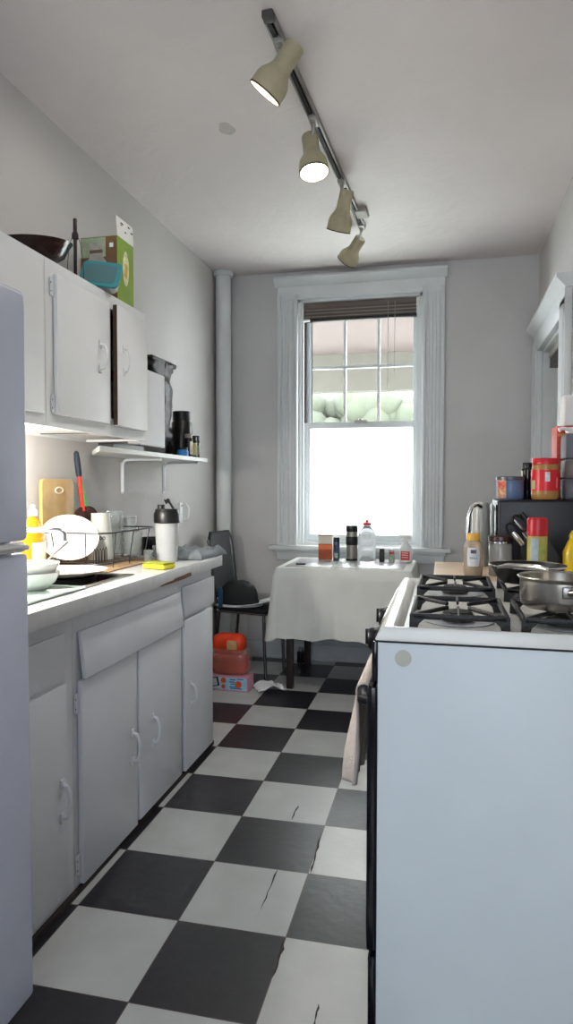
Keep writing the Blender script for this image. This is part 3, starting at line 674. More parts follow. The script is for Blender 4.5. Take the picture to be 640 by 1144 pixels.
G().box(0.001, 0.0165, -0.303, -0.2995, 1.434, 1.893).build('bare_edge', mat('orange_bare_wood', '#3f2a1e', 0.7), dd, smooth=False, label='unpainted brown wooden edge')
# under-cabinet lamp (gives the strong light around the sink)
ul = thing('under_cabinet_light', 'small round lamp under the wall cabinet near the refrigerator', 'lamp', (-0.62, 0.40, 1.392))
G().lathe([(0, 0), (0.05, 0), (0.05, -0.012), (0.04, -0.03), (0.036, -0.03), (0.04, -0.006), (0, -0.005)], 28).build('housing', M_whitepl, ul)
G().lathe([(0, -0.034), (0.018, -0.03), (0.026, -0.02), (0.02, -0.008), (0, -0.006)], 24).build('bulb', mat('lit_bulb', '#fff6e6', 0.5, var=0, emit=25.0), ul)
L1 = lamp('POINT', 'under_cabinet_bulb', (-0.62, 0.40, 1.335), 18.0, (1.0, 0.94, 0.86), shadow_soft_size=0.03)

# items on the wall cabinets
pn = thing('black_wok', 'black shallow pan lying tilted on top of the wall cabinet', 'pan', (-0.655, 0.660, 1.984))
q = Matrix.Rotation(math.radians(7), 4, 'X')
G().lathe([(0, -0.045), (0.05, -0.043), (0.10, -0.015), (0.128, 0.03), (0.131, 0.03), (0.126, 0.025), (0.10, -0.008), (0.05, -0.036), (0, -0.038)], 40, M=q).build('pan_body', mat('black_pan', '#2a1712', 0.15, var=0.3, nscale=8), pn)
G().tube([(0.1*math.sin(0)-0.02, 0.118, 0.035), (-0.02, 0.17, 0.05)], 0.008, 8).build('stub_handle', mat('pink_handle', '#b08d84', 0.4), pn)
wk = thing('whisk', 'dark handled wire whisk standing on top of the wall cabinet', 'whisk', (-0.605, 0.845, 1.937))
G().tube([(0, 0, 0.0), (0, 0, 0.15), (0, 0, 0.155), (0, 0, 0.165), (0, 0, 0.175), (0, 0, 0.18), (0, 0, 0.225), (0, 0, 0.228)], [0.006, 0.0065, 0.011, 0.0125, 0.011, 0.0075, 0.007, 0.004], 14).build('handle', mat('dark_brown_lacquer', '#2e1d1c', 0.25), wk)
for s in (-1, 1):
    G().tube([(s*0.010, s*0.004, 0.16), (s*0.018, s*0.01, 0.13), (s*0.024, s*0.012, 0.07), (s*0.026, s*0.012, 0.0)], 0.0013, 6).build('wire', M_wire, wk)
bx_ = thing('glassware_box', 'green cardboard box with a glass jar picture on top of the wall cabinet', 'box', (-0.64, 1.155, 1.937))
G().box(-0.08, 0.08, -0.072, 0.072, 0, 0.250, 0.001).build('carton', mat('green_carton', '#7d9a3c', 0.55, var=0.1), bx_)
fl = thing  # (flap is a part below)
G().box(-0.0, 0.001, -0.072, 0.072, 0, 0.08, M=Matrix.Translation((0.080, 0, 0.250)) @ Matrix.Rotation(math.radians(-4), 4, 'Y')).build('open_flap', mat('flap_white', '#d9d9d4', 0.7, var=0.03), bx_, smooth=False, label='raised white end flap')
g = G()
for (y, z, w_, h_) in [(-0.04, 0.055, 0.012, 0.003), (0.02, 0.06, 0.008, 0.003), (-0.01, 0.03, 0.006, 0.003), (0.045, 0.045, 0.008, 0.003), (-0.045, 0.047, 0.006, 0.002)]: g.box(0.0845, 0.0850, y-w_, y+w_, 0.25+z-h_, 0.25+z+h_)
g.build('flap_marks', mat('dark_print', '#3a3a3c', 0.7), bx_, smooth=False)
yF = -0.0727
G().box(-0.079, 0.079, yF, -0.072, 0.002, 0.248).build('front_print', mat('brown_print', '#6d5236', 0.5, var=0.35, nscale=14), bx_, smooth=False)
fp = G().box(-0.079, 0.030, yF-0.0006, yF, 0.17, 0.246).build('sky_print', mat('sage_print', '#9aa78a', 0.5, var=0.2, nscale=20), bx_, smooth=False)
jar = [(-0.045, 0.02), (-0.06, 0.05), (-0.06, 0.12), (-0.045, 0.15), (-0.03, 0.17), (-0.03, 0.225), (0.03, 0.225), (0.03, 0.17), (0.045, 0.15), (0.06, 0.12), (0.06, 0.05), (0.045, 0.02)]
G().prism([(a*0.95-0.01, b) for a, b in jar], 0.0008, 'y', yF-0.0014).build('jar_picture', mat('jar_print', '#a5a39a', 0.4, var=0.25, nscale=30), bx_, smooth=False)
G().box(-0.062, 0.042, yF-0.0022, yF-0.0014, 0.115, 0.140).build('red_band_print', mat('strawberry_print', '#b0413a', 0.5, var=0.4, nscale=50), bx_, smooth=False)
G().box(-0.038, 0.018, yF-0.0022, yF-0.0014, 0.185, 0.198).build('jar_rim_print', mat('rim_print', '#6b5a48', 0.5), bx_, smooth=False)
G().box(0.047, 0.063, yF-0.001, yF, 0.205, 0.222).build('price_sticker', M_paper, bx_, smooth=False)
G().prism([(0.026*math.cos(a)*1.0, 0.14+0.07*math.sin(a)) for a in [2*PI*k/24 for k in range(24)]], 0.0008, 'x', 0.0802).build('side_picture', mat('lemon_print', '#cdc7a0', 0.5, var=0.35, nscale=40), bx_, smooth=False)
G().prism([(0.012*math.cos(a)+0.002, 0.13+0.03*math.sin(a)) for a in [2*PI*k/16 for k in range(16)]], 0.0006, 'x', 0.0811).build('side_picture_centre', mat('yellow_print', '#c9a53a', 0.5), bx_, smooth=False)
tc_ = thing('food_container', 'clear plastic food box with teal lid leaning in front of the green carton', 'container', (-0.578, 0.985, 1.9375))
q = Matrix.Rotation(math.radians(64), 4, 'X') @ Matrix.Rotation(math.radians(14), 4, 'Y')
def rbox(g, hx, hy, z0, z1, r, M, tp=1.0):
    P0 = rrect(hx*tp, hy*tp, z0, r, 5); P1 = rrect(hx, hy, z1, r, 5)
    A = [g.bm.verts.new(p) for p in P0]; B = [g.bm.verts.new(p) for p in P1]
    g.bm.faces.new(A[::-1]); g.bm.faces.new(B); n = len(A)
    for k in range(n): g.bm.faces.new([A[k], A[(k+1) % n], B[(k+1) % n], B[k]])
    g._xf(A+B, M); return g
Mq = Matrix.Translation((0, 0.0, 0.064)) @ q
rbox(G(), 0.070, 0.052, -0.045, 0.0, 0.02, Mq, 0.86).build('tub', mat('hazy_plastic', '#c4c4c0', 0.3, var=0.05, trans=0.3), tc_)
ldd = rbox(G(), 0.076, 0.058, 0.0, 0.010, 0.022, Mq).build('lid', mat('teal_lid', '#3f8b91', 0.35), tc_)
rbox(G(), 0.060, 0.042, 0.010, 0.0115, 0.018, Mq).build('lid_panel', mat('smoky_lid', '#56797d', 0.3), ldd)

# ------------------------------------------------------------------ wall shelf and what stands on it
sh = thing('wall_shelf', 'white wall shelf on two bent brackets left of the window', 'shelf', (-0.72, 1.62, 1.335))
G().prism([(-0.118, -0.25), (0.12, -0.62), (0.12, 0.62), (-0.118, 0.62)], 0.020, 'z', 0).build('board', M_whitepl, sh, smooth=False)
for yy in (0.04, 0.55):
    g = G().tube([(-0.112, yy, -0.165), (-0.112, yy, -0.04), (-0.107, yy, -0.02), (-0.095, yy, -0.010), (-0.07, yy, -0.007), (0.09, yy, -0.007)], 0.0065, 8)
    g.box(-0.119, -0.114, yy-0.012, yy+0.012, -0.175, -0.02, 0.002)
    g.build('bracket', mat('bracket_white', '#e2e6ea', 0.3), sh)
SZ = 1.3555
tr = thing('oven_tray', 'low black tray lying under the wall cabinet on the shelf', 'tray', (-0.655, 1.30, SZ))
G().box(-0.035, 0.035, -0.145, 0.145, 0, 0.004, 0.002).box(-0.035, -0.032, -0.145, 0.145, 0, 0.022, 0.001).box(0.032, 0.035, -0.145, 0.145, 0, 0.022, 0.001).box(-0.035, 0.035, -0.145, -0.142, 0, 0.022, 0.001).box(-0.035, 0.035, 0.142, 0.145, 0, 0.022, 0.001).build('pan_body', M_black, tr)
wc = thing('paper_carton', 'tall plain white carton standing at the cabinet end of the shelf', 'carton', (-0.672, 1.595, SZ))
G().box(-0.032, 0.032, -0.142, 0.142, 0.03, 0.385, 0.008, 3).build('carton', M_paper, wc)
G().box(-0.030, 0.030, -0.138, 0.138, 0.0, 0.03, 0.003).build('base', M_dark_gap, wc)
# black lumpy bag
bb = G()
def bag(u, v):
    a = 2*PI*u; z = 0.50*v
    hw = 0.155 if v > 0.9 else 0.130 + 0.015*math.sin(v*13) + 0.012*math.sin(v*29)
    if v < 0.06: hw *= 0.9
    ca, sa = math.cos(a), math.sin(a)
    x = 0.045*(abs(ca)**0.6)*(1 if ca > 0 else -1)*(1+0.25*noise.noise(Vector((a*1.2, z*22, 3)))); y = hw*(abs(sa)**0.6)*(1 if sa > 0 else -1)*(1+0.08*noise.noise(Vector((a*2, z*26, 9))))
    return (x, y, z)
bb.grid(bag, 40, 44)
bb.bm.verts.ensure_lookup_table()
top = [v for v in bb.bm.verts if abs(v.co.z-0.50) < 1e-5]; 
bb.box(-0.047, 0.047, -0.158, 0.158, 0.478, 0.502, 0.008)
tag(bb.build('coffee_bag', mat('black_foil', '#0e0c0b', 0.42, var=0.3, nscale=25, bump=0.4, bscale=30), loc=(-0.765, 1.925, SZ)), 'tall lumpy black foil bag behind the white carton on the shelf', 'bag')
def jar(name, label, loc, r, h, hl, m, ml, cat='jar', neck=0.85, band=None, group=None):
    o = thing(name, label, cat, loc, 0, group)
    G().lathe([(0, 0), (r*0.94, 0), (r, r*0.12), (r, h-hl-r*0.25), (r*neck, h-hl), (r*neck, h-hl+0.002), (0, h-hl+0.002)], 28).build('body', m, o)
    G().lathe([(r*neck*1.06, h-hl), (r*neck*1.06, h-0.003), (r*neck*1.0, h), (0, h)], 28).build('lid', ml, o)
    if band:
        for i, (mb, z0, z1, a0, a1) in enumerate(band):
            arc_label(r, z0, z1, a0, a1).build('label', mb, o)
    return o
M_cream_l = mat('cream_label', '#c9c3ae', 0.6, var=0.1, nscale=50)
jar('supplement_tub', 'large black tub with a black lid on the wall shelf', (-0.712, 2.135, SZ), 0.056, 0.255, 0.05, mat('black_tub', '#1d1a19', 0.3, var=0.25, nscale=15), M_black)
jar('blue_tub', 'small blue tub in front of the black supplement tub', (-0.648, 1.985, SZ), 0.030, 0.048, 0.012, mat('bright_blue', '#2f7fc0', 0.35), M_black, 'tub')
jar('pill_bottle', 'dark pill bottle with a cream label in front of the large black tub', (-0.645, 2.062, SZ), 0.022, 0.125, 0.022, mat('dark_bottle', '#1d1c22', 0.25), mat('grey_cap', '#8a8578', 0.4), 'bottle', band=[(M_cream_l, 0.015, 0.085, -0.9, 0.5)])
jar('pill_bottle', 'dark pill bottle with a yellowish label, middle one at the shelf end', (-0.645, 2.128, SZ), 0.024, 0.115, 0.022, MATS['dark_bottle'], M_black, 'bottle', band=[(mat('olive_label', '#b7b27c', 0.5, var=0.15), 0.012, 0.08, -1.2, 0.1)])
jar('pill_bottle', 'black pill bottle standing last at the window end of the shelf', (-0.652, 2.192, SZ), 0.023, 0.125, 0.028, MATS['dark_bottle'], M_black, 'bottle', band=[(mat('green_grey_label', '#6e7a6c', 0.5), 0.02, 0.07, -1.5, -0.5)])

# ------------------------------------------------------------------ track light on the ceiling
tk = thing('track_light', 'ceiling track light with four cream bell shaped spotlights', 'light fixture', (0.205, 1.56, ZC))
ang = math.atan2(0.249-0.164, 2.44-0.70)
Mt = Matrix.Rotation(-ang, 4, 'Z')
M_track = mat('track_grey', '#8f8d88', 0.4, 0.3, var=0.1)
g = G().box(-0.018, -0.012, -0.88, 0.88, -0.022, 0.0, M=Mt).box(0.012, 0.018, -0.88, 0.88, -0.022, 0.0, M=Mt).box(-0.012, 0.012, -0.88, 0.88, -0.004, 0.0, M=Mt)
g.build('track', M_track, tk, smooth=False)
G().box(-0.0115, 0.002, -0.875, 0.875, -0.018, -0.005, M=Mt).build('track_channel', mat('dark_channel', '#35322f', 0.6), tk, smooth=False)
G().box(-0.018, 0.018, -0.905, -0.87, -0.024, 0, 0.004, M=Mt).build('end_cap', mat('dark_end_cap', '#4c4a48', 0.5), tk)
g = G().box(0.0, 0.06, 0.62, 0.72, -0.03, 0, 0.005, M=Mt); g.build('feed_box', mat('feed_box', '#a59f96', 0.5), tk)
G().tube([(0.03, 0.64, -0.02), (0.075, 0.68, -0.015), (0.09, 0.74, -0.006)], 0.006, 8).build('feed_cable', M_black, tk)
M_inner = mat('spot_inner_glow', '#ffffff', 0.6, var=0)
def head(back, d, L, lit, mount):
    back = Vector(back)-Vector((0.205, 1.56, ZC)); d = Vector(d).normalized()
    q = (-d).to_track_quat('Z', 'Y').to_matrix().to_4x4()
    M = Matrix.Translation(back) @ q          # local: back at z=0, mouth at z=-L
    r0, r1 = 0.033, 0.059
    prof = [(0, 0), (r0*0.9, 0), (r0, -0.006), (r0, -L*0.46), (r0*1.15, -L*0.54), (r1*0.9, -L*0.68), (r1*0.985, -L*0.78), (r1, -L), (r1-0.0025, -L), (r1*0.98-0.0025, -L*0.78), (r1*0.88-0.002, -L*0.68), (r0*0.95, -L*0.5), (0, -L*0.45)]
    h = G().lathe(prof, 36, M=M).build('spotlight_head', M_cream, tk)
    G().lathe([(r1+0.0006, -L+0.004), (r1+0.0006, -L-0.001), (r1-0.003, -L-0.001)], 36, M=M).build('mouth_rim', mat('brown_rim', '#4a3a30', 0.5), h)
    if lit:
        G().lathe([(0, -L*0.9), (0.030, -L*0.885), (0.045, -L*0.80), (0.040, -L*0.65), (0.018, -L*0.52), (0, -L*0.5)], 28, M=M).build('bulb', mat('lit_bulb_spot', '#fffaf0', 0.5, var=0, emit=14.0), h)
    else:
        G().lathe([(0, -L*0.86), (0.030, -L*0.85), (0.045, -L*0.77), (0.040, -L*0.65), (0.018, -L*0.52), (0, -L*0.5)], 28, M=M).build('bulb', mat('unlit_bulb', '#cfcabc', 0.3), h)
    mt = Vector(mount)-Vector((0.205, 1.56, ZC))
    sidep = back + d*L*0.25
    g = G().tube([mt, mt+Vector((0, 0, -0.03)), sidep], [0.008, 0.008, 0.007], 8)
    g.box(mt.x-0.016, mt.x+0.016, mt.y-0.035, mt.y+0.035, mt.z-0.014, mt.z+0.010, 0.003)
    g.build('swivel_bracket', mat('swivel_grey', '#a9a79f', 0.4, 0.3), h)
    if lit:
        wp = Vector((0.205, 1.56, ZC)) + back + d*(L*1.0+0.004)
        s = lamp('SPOT', 'spotlight_beam', wp, lit, (1.0, 0.98, 0.965), shadow_soft_size=0.035, spot_size=math.radians(125), spot_blend=0.6)
        aim(s, d)
def tx(y): return 0.205 + (y-1.56)*math.tan(ang)
head((0.233, 0.751, 2.60), (-0.645, 0.109, -0.756), 0.168, 5.5, (tx(0.80), 0.80, 2.64))
head((0.167, 1.312, 2.60), (0.147, -0.177, -0.973), 0.164, 15.0, (tx(1.27), 1.27, 2.64))
head((0.246, 1.835, 2.60), (-0.288, 0.393, -0.874), 0.184, 0, (tx(1.84), 1.84, 2.64))
head((0.234, 2.473, 2.60), (-0.593, 0.483, -0.645), 0.154, 0, (tx(2.40), 2.40, 2.64))

# ------------------------------------------------------------------ table by the window
TZ = 0.722
tb = thing('kitchen_table', 'dark legged table under a white cloth below the window', 'table', (0.14, 2.74, 0))
G().box(-0.375, 0.375, -0.29, 0.30, TZ-0.03, TZ-0.004, 0.003).build('tabletop', M_darkwood, tb)
G().box(-0.33, 0.33, -0.25, -0.23, TZ-0.11, TZ-0.03).box(-0.33, 0.33, 0.24, 0.26, TZ-0.11, TZ-0.03).box(-0.33, -0.31, -0.25, 0.25, TZ-0.11, TZ-0.03).box(0.31, 0.33, -0.25, 0.25, TZ-0.11, TZ-0.03).build('apron', M_darkwood, tb, smooth=False)
for sx in (-1, 1):
    for yy in (-0.275, 0.26):
        G().box(sx*0.315-0.02, sx*0.315+0.02, yy-0.0+0.0, yy+0.04, 0, TZ-0.03, 0.004).build('leg', M_darkwood, tb)
# tablecloth
def cloth():
    g = G(); hx, hy0, hy1 = 0.392, -0.305, 0.31
    r = 0.02; base = []
    # perimeter points with outward normals
    def seg(p, q, n, nx, ny):
        for k in range(n): t = k/n; base.append((p[0]+(q[0]-p[0])*t, p[1]+(q[1]-p[1])*t, nx, ny))
    def cor(cx, cy, a0, n=8):
        for k in range(n): a = a0+PI/2*k/n; base.append((cx+r*math.cos(a), cy+r*math.sin(a), math.cos(a), math.sin(a)))
    seg((-hx+r, hy0), (hx-r, hy0), 70, 0, -1); cor(hx-r, hy0+r, -PI/2)
    seg((hx, hy0+r), (hx, hy1-r), 40, 1, 0); cor(hx-r, hy1-r, 0)
    seg((hx-r, hy1), (-hx+r, hy1), 30, 0, 1); cor(-hx+r, hy1-r, PI/2)
    seg((-hx, hy1-r), (-hx, hy0+r), 40, -1, 0); cor(-hx+r, hy0+r, PI)
    n = len(base); NV = 26
    rings = []
    s = 0; prev = None
    for j in range(NV+1):
        v = j/NV; ring = []
        s = 0
        for i, (x, y, nx, ny) in enumerate(base):
            if i: s += math.hypot(x-base[i-1][0], y-base[i-1][1])
            front = max(0, -ny); side = abs(nx); back = max(0, ny)
            corner = (abs(nx)*abs(ny))*2
            hem = 0.405 if front > 0.5 else (0.40 if side > 0.5 else 0.05)
            t = (x+hx)/(2*hx)
            if ny < -0.5: hem = 0.395 + 0.035*t + 0.012*math.sin(t*9) + 0.006*math.sin(t*27)
            elif nx < -0.5: hem = 0.36 + 0.035*(1-(y-hy0)/(hy1-hy0)) + 0.02*math.sin(y*20)
            elif nx > 0.5: hem = 0.42 - 0.05*((y-hy0)/(hy1-hy0))
            else: hem = 0.05
            hem += 0.03*corner if ny < 0 else 0
            fold = v*(0.010*math.sin(s*26+1.3)+0.008*math.sin(s*47+v*2)+0.006*noise.noise(Vector((s*8, v*3, 0)))) * (0.6 if ny < -0.5 else 1)
            out = 0.004 + 0.012*min(1, v*8) + fold + 0.018*v + 0.05*corner*v
            if ny > 0.5: out = 0.003
            z = -v*hem
            if v < 0.04: z = -v*hem*0.3
            ring.append(g.bm.verts.new((x+nx*out*min(1, v*12), y+ny*out*min(1, v*12), z)))
        rings.append(ring)
    for a, b in zip(rings, rings[1:]):
        for k in range(n): g.bm.faces.new([a[k], a[(k+1) % n], b[(k+1) % n], b[k]])
    g.bm.faces.new(rings[0])
    return g
cl = thing('tablecloth', 'white cloth hanging over the kitchen table below the window', 'tablecloth', (0.14, 2.74, TZ))
M_cloth = mat('white_cotton', '#cfd0ca', 0.95, var=0.05, nscale=6, bump=0.15, bscale=220)
# faint woven squares
nt = M_cloth.node_tree
o = cloth().build('drape', M_cloth, cl)
for x0, x1 in ((-0.35, -0.075), (-0.055, 0.345)):
    G().box(x0, x1, -0.23, 0.235, 0.0005, 0.003, 0.001).build('placemat_panel', mat('grey_vinyl_panel', '#a9a9a9', 0.3, var=0.04), cl, label='grey vinyl panel on the table top')
ph = tag(G().box(-0.028, 0.028, -0.012, 0.012, 0, 0.008, 0.003, 3).build('black_remote', M_black, loc=(-0.135, 2.60, TZ+0.0035)), 'small black remote on the left of the table', 'remote')

TT = TZ+0.0035
def label_box(r, z0, z1, w, m, parent, name='label'):
    G().box(-w, w, -r-0.0008, -r, z0, z1).build(name, m, parent, smooth=False)
# tea carton
tcn = thing('tea_carton', 'orange and white carton, leftmost on the table by the window', 'box', (-0.035, 2.90, TT), 0.1)
G().box(-0.045, 0.045, -0.025, 0.025, 0, 0.155, 0.002).build('carton', mat('white_carton', '#d9d2c4', 0.6), tcn)
label_box(0.025, 0.004, 0.105, 0.044, mat('brown_orange_print', '#a8481c', 0.5, var=0.25, nscale=30), tcn, 'lower_print')
label_box(0.0258, 0.07, 0.10, 0.040, mat('orange_print', '#e0763a', 0.5, var=0.15), tcn, 'orange_panel')
G().box(-0.047, 0.047, -0.027, 0.027, 0.155, 0.162, 0.002).build('lid', mat('brown_lid', '#8a6a4a', 0.6), tcn)
jar('spray_can', 'dark blue and grey aerosol can beside the orange carton', (0.042, 2.865, TT), 0.021, 0.150, 0.03, mat('can_blue_grey', '#4a5a6e', 0.3, 0.3, var=0.4, nscale=40), M_black, 'spray can', 0.9, band=[(mat('can_light', '#9fb0a8', 0.4), 0.02, 0.05, -2.2, -1.0), (mat('can_navy', '#24344f', 0.4), 0.06, 0.10, -2.4, -1.2)])
th = thing('travel_mug', 'steel and black travel mug on the table in front of the window', 'mug', (0.135, 2.90, TT))
G().lathe([(0, 0), (0.034, 0), (0.036, 0.006), (0.036, 0.195), (0, 0.195)], 32).build('steel_body', M_steel, th)
G().lathe([(0.0365, 0.10), (0.039, 0.104), (0.039, 0.150), (0.0365, 0.154)], 32).build('grip_band', M_black, th)
G().lathe([(0.0365, 0.0), (0.0375, 0.002), (0.0375, 0.012), (0.0365, 0.014)], 32).build('base_ring', M_black, th)
G().lathe([(0.037, 0.185), (0.039, 0.188), (0.039, 0.205), (0.036, 0.225), (0, 0.228)], 32).build('lid', M_black, th)
wj = thing('water_jug', 'clear plastic water jug with a red cap in the middle of the window table', 'jug', (0.232, 2.90, TT))
G().lathe([(0, 0), (0.052, 0), (0.055, 0.006), (0.055, 0.17), (0.050, 0.19), (0.028, 0.215), (0.022, 0.225), (0.022, 0.235), (0, 0.235)], 36).build('body', mat('milky_water', '#f4f6f6', 0.12, var=0.01, trans=0.85), wj)
G().lathe([(0.025, 0.228), (0.027, 0.23), (0.027, 0.242), (0.012, 0.248), (0.009, 0.262), (0, 0.263)], 24).build('cap', M_red, wj)
jar('spice_jar', 'small black spice jar right of the water jug', (0.330, 2.865, TT), 0.017, 0.085, 0.02, mat('pepper_black', '#2a2724', 0.3, var=0.5, nscale=60), M_black, band=[(mat('dark_label', '#3b3a38', 0.5, var=0.4, nscale=60), 0.01, 0.055, -2.2, -0.9)])
jar('spice_jar', 'small clear spice jar with a red and green label left of the spray bottle', (0.390, 2.865, TT), 0.019, 0.082, 0.014, mat('grey_spice', '#a5a29b', 0.3, var=0.2, nscale=50), mat('silver_cap', '#b5b5b2', 0.3, 0.7), band=[(mat('red_label_s', '#b33a3a', 0.5), 0.05, 0.066, -2.3, -0.8), (mat('green_white_label', '#8fa58f', 0.5, var=0.3, nscale=70), 0.012, 0.05, -2.3, -0.8)])
sb2 = thing('spray_bottle', 'white trigger spray bottle with a red label at the right of the table', 'bottle', (0.478, 2.875, TT), -0.2)
G().lathe([(0, 0), (0.038, 0), (0.041, 0.006), (0.041, 0.075), (0.032, 0.10), (0.014, 0.122), (0.012, 0.135), (0, 0.135)], 32, sy=0.62).build('bottle', mat('cloudy_white', '#d8dad8', 0.35), sb2)
G().grid(lambda u, v: (0.056*(u-.5), -math.sqrt(max(0, 1-(0.056*(u-.5)/0.042)**2))*0.0262-0.0006, 0.015+0.055*v), 10, 1).build('label', mat('red_white_label', '#cc4038', 0.5, var=0.1, nscale=30), sb2)
g = G(); 
for zz in (0.030, 0.045, 0.058): g.box(-0.02, 0.02, -0.0276, -0.0266, zz, zz+0.004)
g.build('label_lines', M_paper, sb2, smooth=False)
G().lathe([(0.015, 0.13), (0.015, 0.15), (0, 0.15)], 20).box(-0.045, 0.03, -0.010, 0.010, 0.150, 0.170, 0.004).tube([(-0.02, 0, 0.150), (-0.035, 0, 0.135), (-0.032, 0, 0.118)], 0.004, 8).box(-0.056, -0.042, -0.007, 0.007, 0.153, 0.167, 0.002).build('trigger_head', M_whitepl, sb2)

# small bottle under the table
jar('dark_bottle', 'small dark bottle on the floor against the wall under the table', (-0.235, 3.08, 0), 0.026, 0.10, 0.022, MATS['dark_bottle'], mat('grey_white_cap', '#8d8f93', 0.4), 'bottle', 0.6)

# ------------------------------------------------------------------ chair and the things on it
chr_ = thing('dining_chair', 'black chair with thin metal legs between counter and table', 'chair', (-0.485, 2.715, 0), math.radians(-12))
M_seat = mat('black_vinyl', '#18181a', 0.65, var=0.1)
M_leg = mat('dark_chrome', '#6a6a6c', 0.25, 0.9)
G().box(-0.185, 0.185, -0.15, 0.13, 0.425, 0.452, 0.010, 3).build('seat', M_seat, chr_)
G().box(-0.18, 0.18, -0.148, 0.125, 0.412, 0.425, 0.003).build('seat_frame', M_leg, chr_)
for s in (-1, 1):
    yy = -0.01+s*0.13
    G().tube([(0.165, yy, 0.418), (0.170, yy, 0.2), (0.18, yy, 0.004)], 0.010, 10).build('leg', M_leg, chr_)
    G().tube([(-0.15, yy, 0.418), (-0.17, yy, 0.2), (-0.20, yy, 0.004)], 0.010, 10).build('leg', M_leg, chr_)
    G().tube([(-0.15, yy, 0.42), (-0.175, yy, 0.5), (-0.195, yy*1.0, 0.66), (-0.225, yy, 0.86)], 0.010, 10).build('back_post', M_leg, chr_)
def backr(u, v):
    y = -0.145+0.29*u; zz = 0.50+0.41*v
    cr = 0.02*math.cos((u-.5)*PI)
    inset = 0.0
    if v > 0.8: inset = 0.04*((v-.8)/.2)**2
    y = (y)*(1-inset/0.175)
    return (-0.168-0.13*(zz-0.45)-cr*0.6, y, zz)
o = G().grid(backr, 16, 12).build('backrest', M_seat, chr_); solid(o, 0.016, 0)
# baseball cap
cp = thing('baseball_cap', 'black cap with white underbrim lying on the black chair', 'cap', (-0.545, 2.655, 0.4535))
def dome(u, v):
    a = 2*PI*u; b = v*PI/2
    r = math.cos(b)**0.75
    return (0.125*r*math.cos(a), 0.095*r*math.sin(a), 0.030+0.128*math.sin(b)**0.9 + 0.004*math.cos(6*a)*math.cos(b)*v)
g = G().grid(dome, 48, 14); o = g.build('crown', mat('black_felt', '#16181a', 0.75, var=0.1, nscale=30), cp)
G().lathe([(0.126, 0.0), (0.132, 0.008), (0.130, 0.032), (0.120, 0.034)], 48, sy=0.77).build('sweatband', MATS['black_felt'], cp)
def brim(u, v):
    a = (u-.5)*2.1-0.35; r = 0.115+0.115*v
    x = r*math.cos(a); y = r*math.sin(a)*0.80
    return (x, y, 0.012+0.03*v*math.cos(a*0.8)+0.012*math.sin(u*PI)*0)
o = G().grid(brim, 24, 8).build('brim', mat('white_brim', '#d4d6d8', 0.7, var=0.03), cp, label='white brim'); solid(o, 0.004, 0)
o = G().grid(lambda u, v: ((0.135+0.02*v)*math.cos(u*2*PI), (0.103+0.015*v)*math.sin(u*2*PI), 0.004+0.010*(1-v)), 40, 2).build('white_edging', MATS['white_brim'], cp); solid(o, 0.004, 0)
G().ball((0.0, 0, 0.159), 0.009, 1, 1, 0.5).build('button', M_steel, cp)
bc = tag(G().tube([(0, 0, 0), (0, 0, 0.01), (0, 0, 0.10), (0, 0, 0.125)], [0.012, 0.014, 0.014, 0.008], 16).build('blue_bottle', mat('deep_blue', '#1d4f73', 0.3), loc=(-0.628, 2.545, 0.4535)), 'small blue bottle on the chair half hidden by the counter', 'bottle')

# ------------------------------------------------------------------ things on the floor by the chair
wb = thing('snack_box', 'pink and blue printed box on the floor under the red bag', 'box', (-0.515, 2.395, 0), math.radians(-3))
G().box(-0.125, 0.125, -0.055, 0.055, 0.0, 0.088, 0.003).build('carton', mat('pink_carton', '#c98fa0', 0.5, var=0.1), wb)
yF = -0.0555
G().box(-0.110, 0.120, yF-0.0006, yF, 0.010, 0.082).build('blue_panel', mat('pale_blue_print', '#9cc6dc', 0.5, var=0.15, nscale=20), wb, smooth=False)
G().box(-0.118, -0.045, yF-0.0012, yF-0.0006, 0.018, 0.078, M=None).build('white_panel', mat('white_print', '#c9ccd0', 0.5, var=0.1, nscale=50), wb, smooth=False)
g = G()
for (x, z, r) in [(-0.025, 0.064, 0.017), (-0.025, 0.028, 0.013), (0.068, 0.045, 0.021)]: g.prism([(x+r*math.cos(a), z+r*math.sin(a)) for a in [2*PI*k/20 for k in range(20)]], 0.0008, 'y', yF-0.0022)
g.build('fruit_print', mat('orange_fruit', '#d2562f', 0.5, var=0.25, nscale=60), wb, smooth=False)
g = G()
for (x0, x1, z) in [(0.015, 0.05, 0.068), (0.01, 0.045, 0.054), (0.02, 0.045, 0.043), (0.012, 0.07, 0.026), (0.018, 0.09, 0.017), (0.06, 0.10, 0.073)]: g.box(x0, x1, yF-0.0016, yF-0.0008, z, z+0.006)
g.build('blue_lettering', mat('blue_print', '#2c6aa0', 0.5, var=0.1), wb, smooth=False)
Mr = Matrix.Translation((-0.082, 0, 0.05)) @ Matrix.Rotation(math.radians(-12), 4, 'Y')
G().box(-0.026, 0.030, yF-0.0022, yF-0.0014, -0.026, 0.028, M=Mr).build('dark_blue_seal', mat('navy_print', '#1a2a55', 0.5), wb, smooth=False)
g = G().box(-0.023, 0.018, yF-0.0028, yF-0.0022, -0.020, 0.022, M=Mr); g.build('seal_centre', M_frost, wb, smooth=False)
rb = thing('red_plastic_bag', 'red container of food in a clear plastic bag on the printed box', 'bag', (-0.525, 2.42, 0.0885))
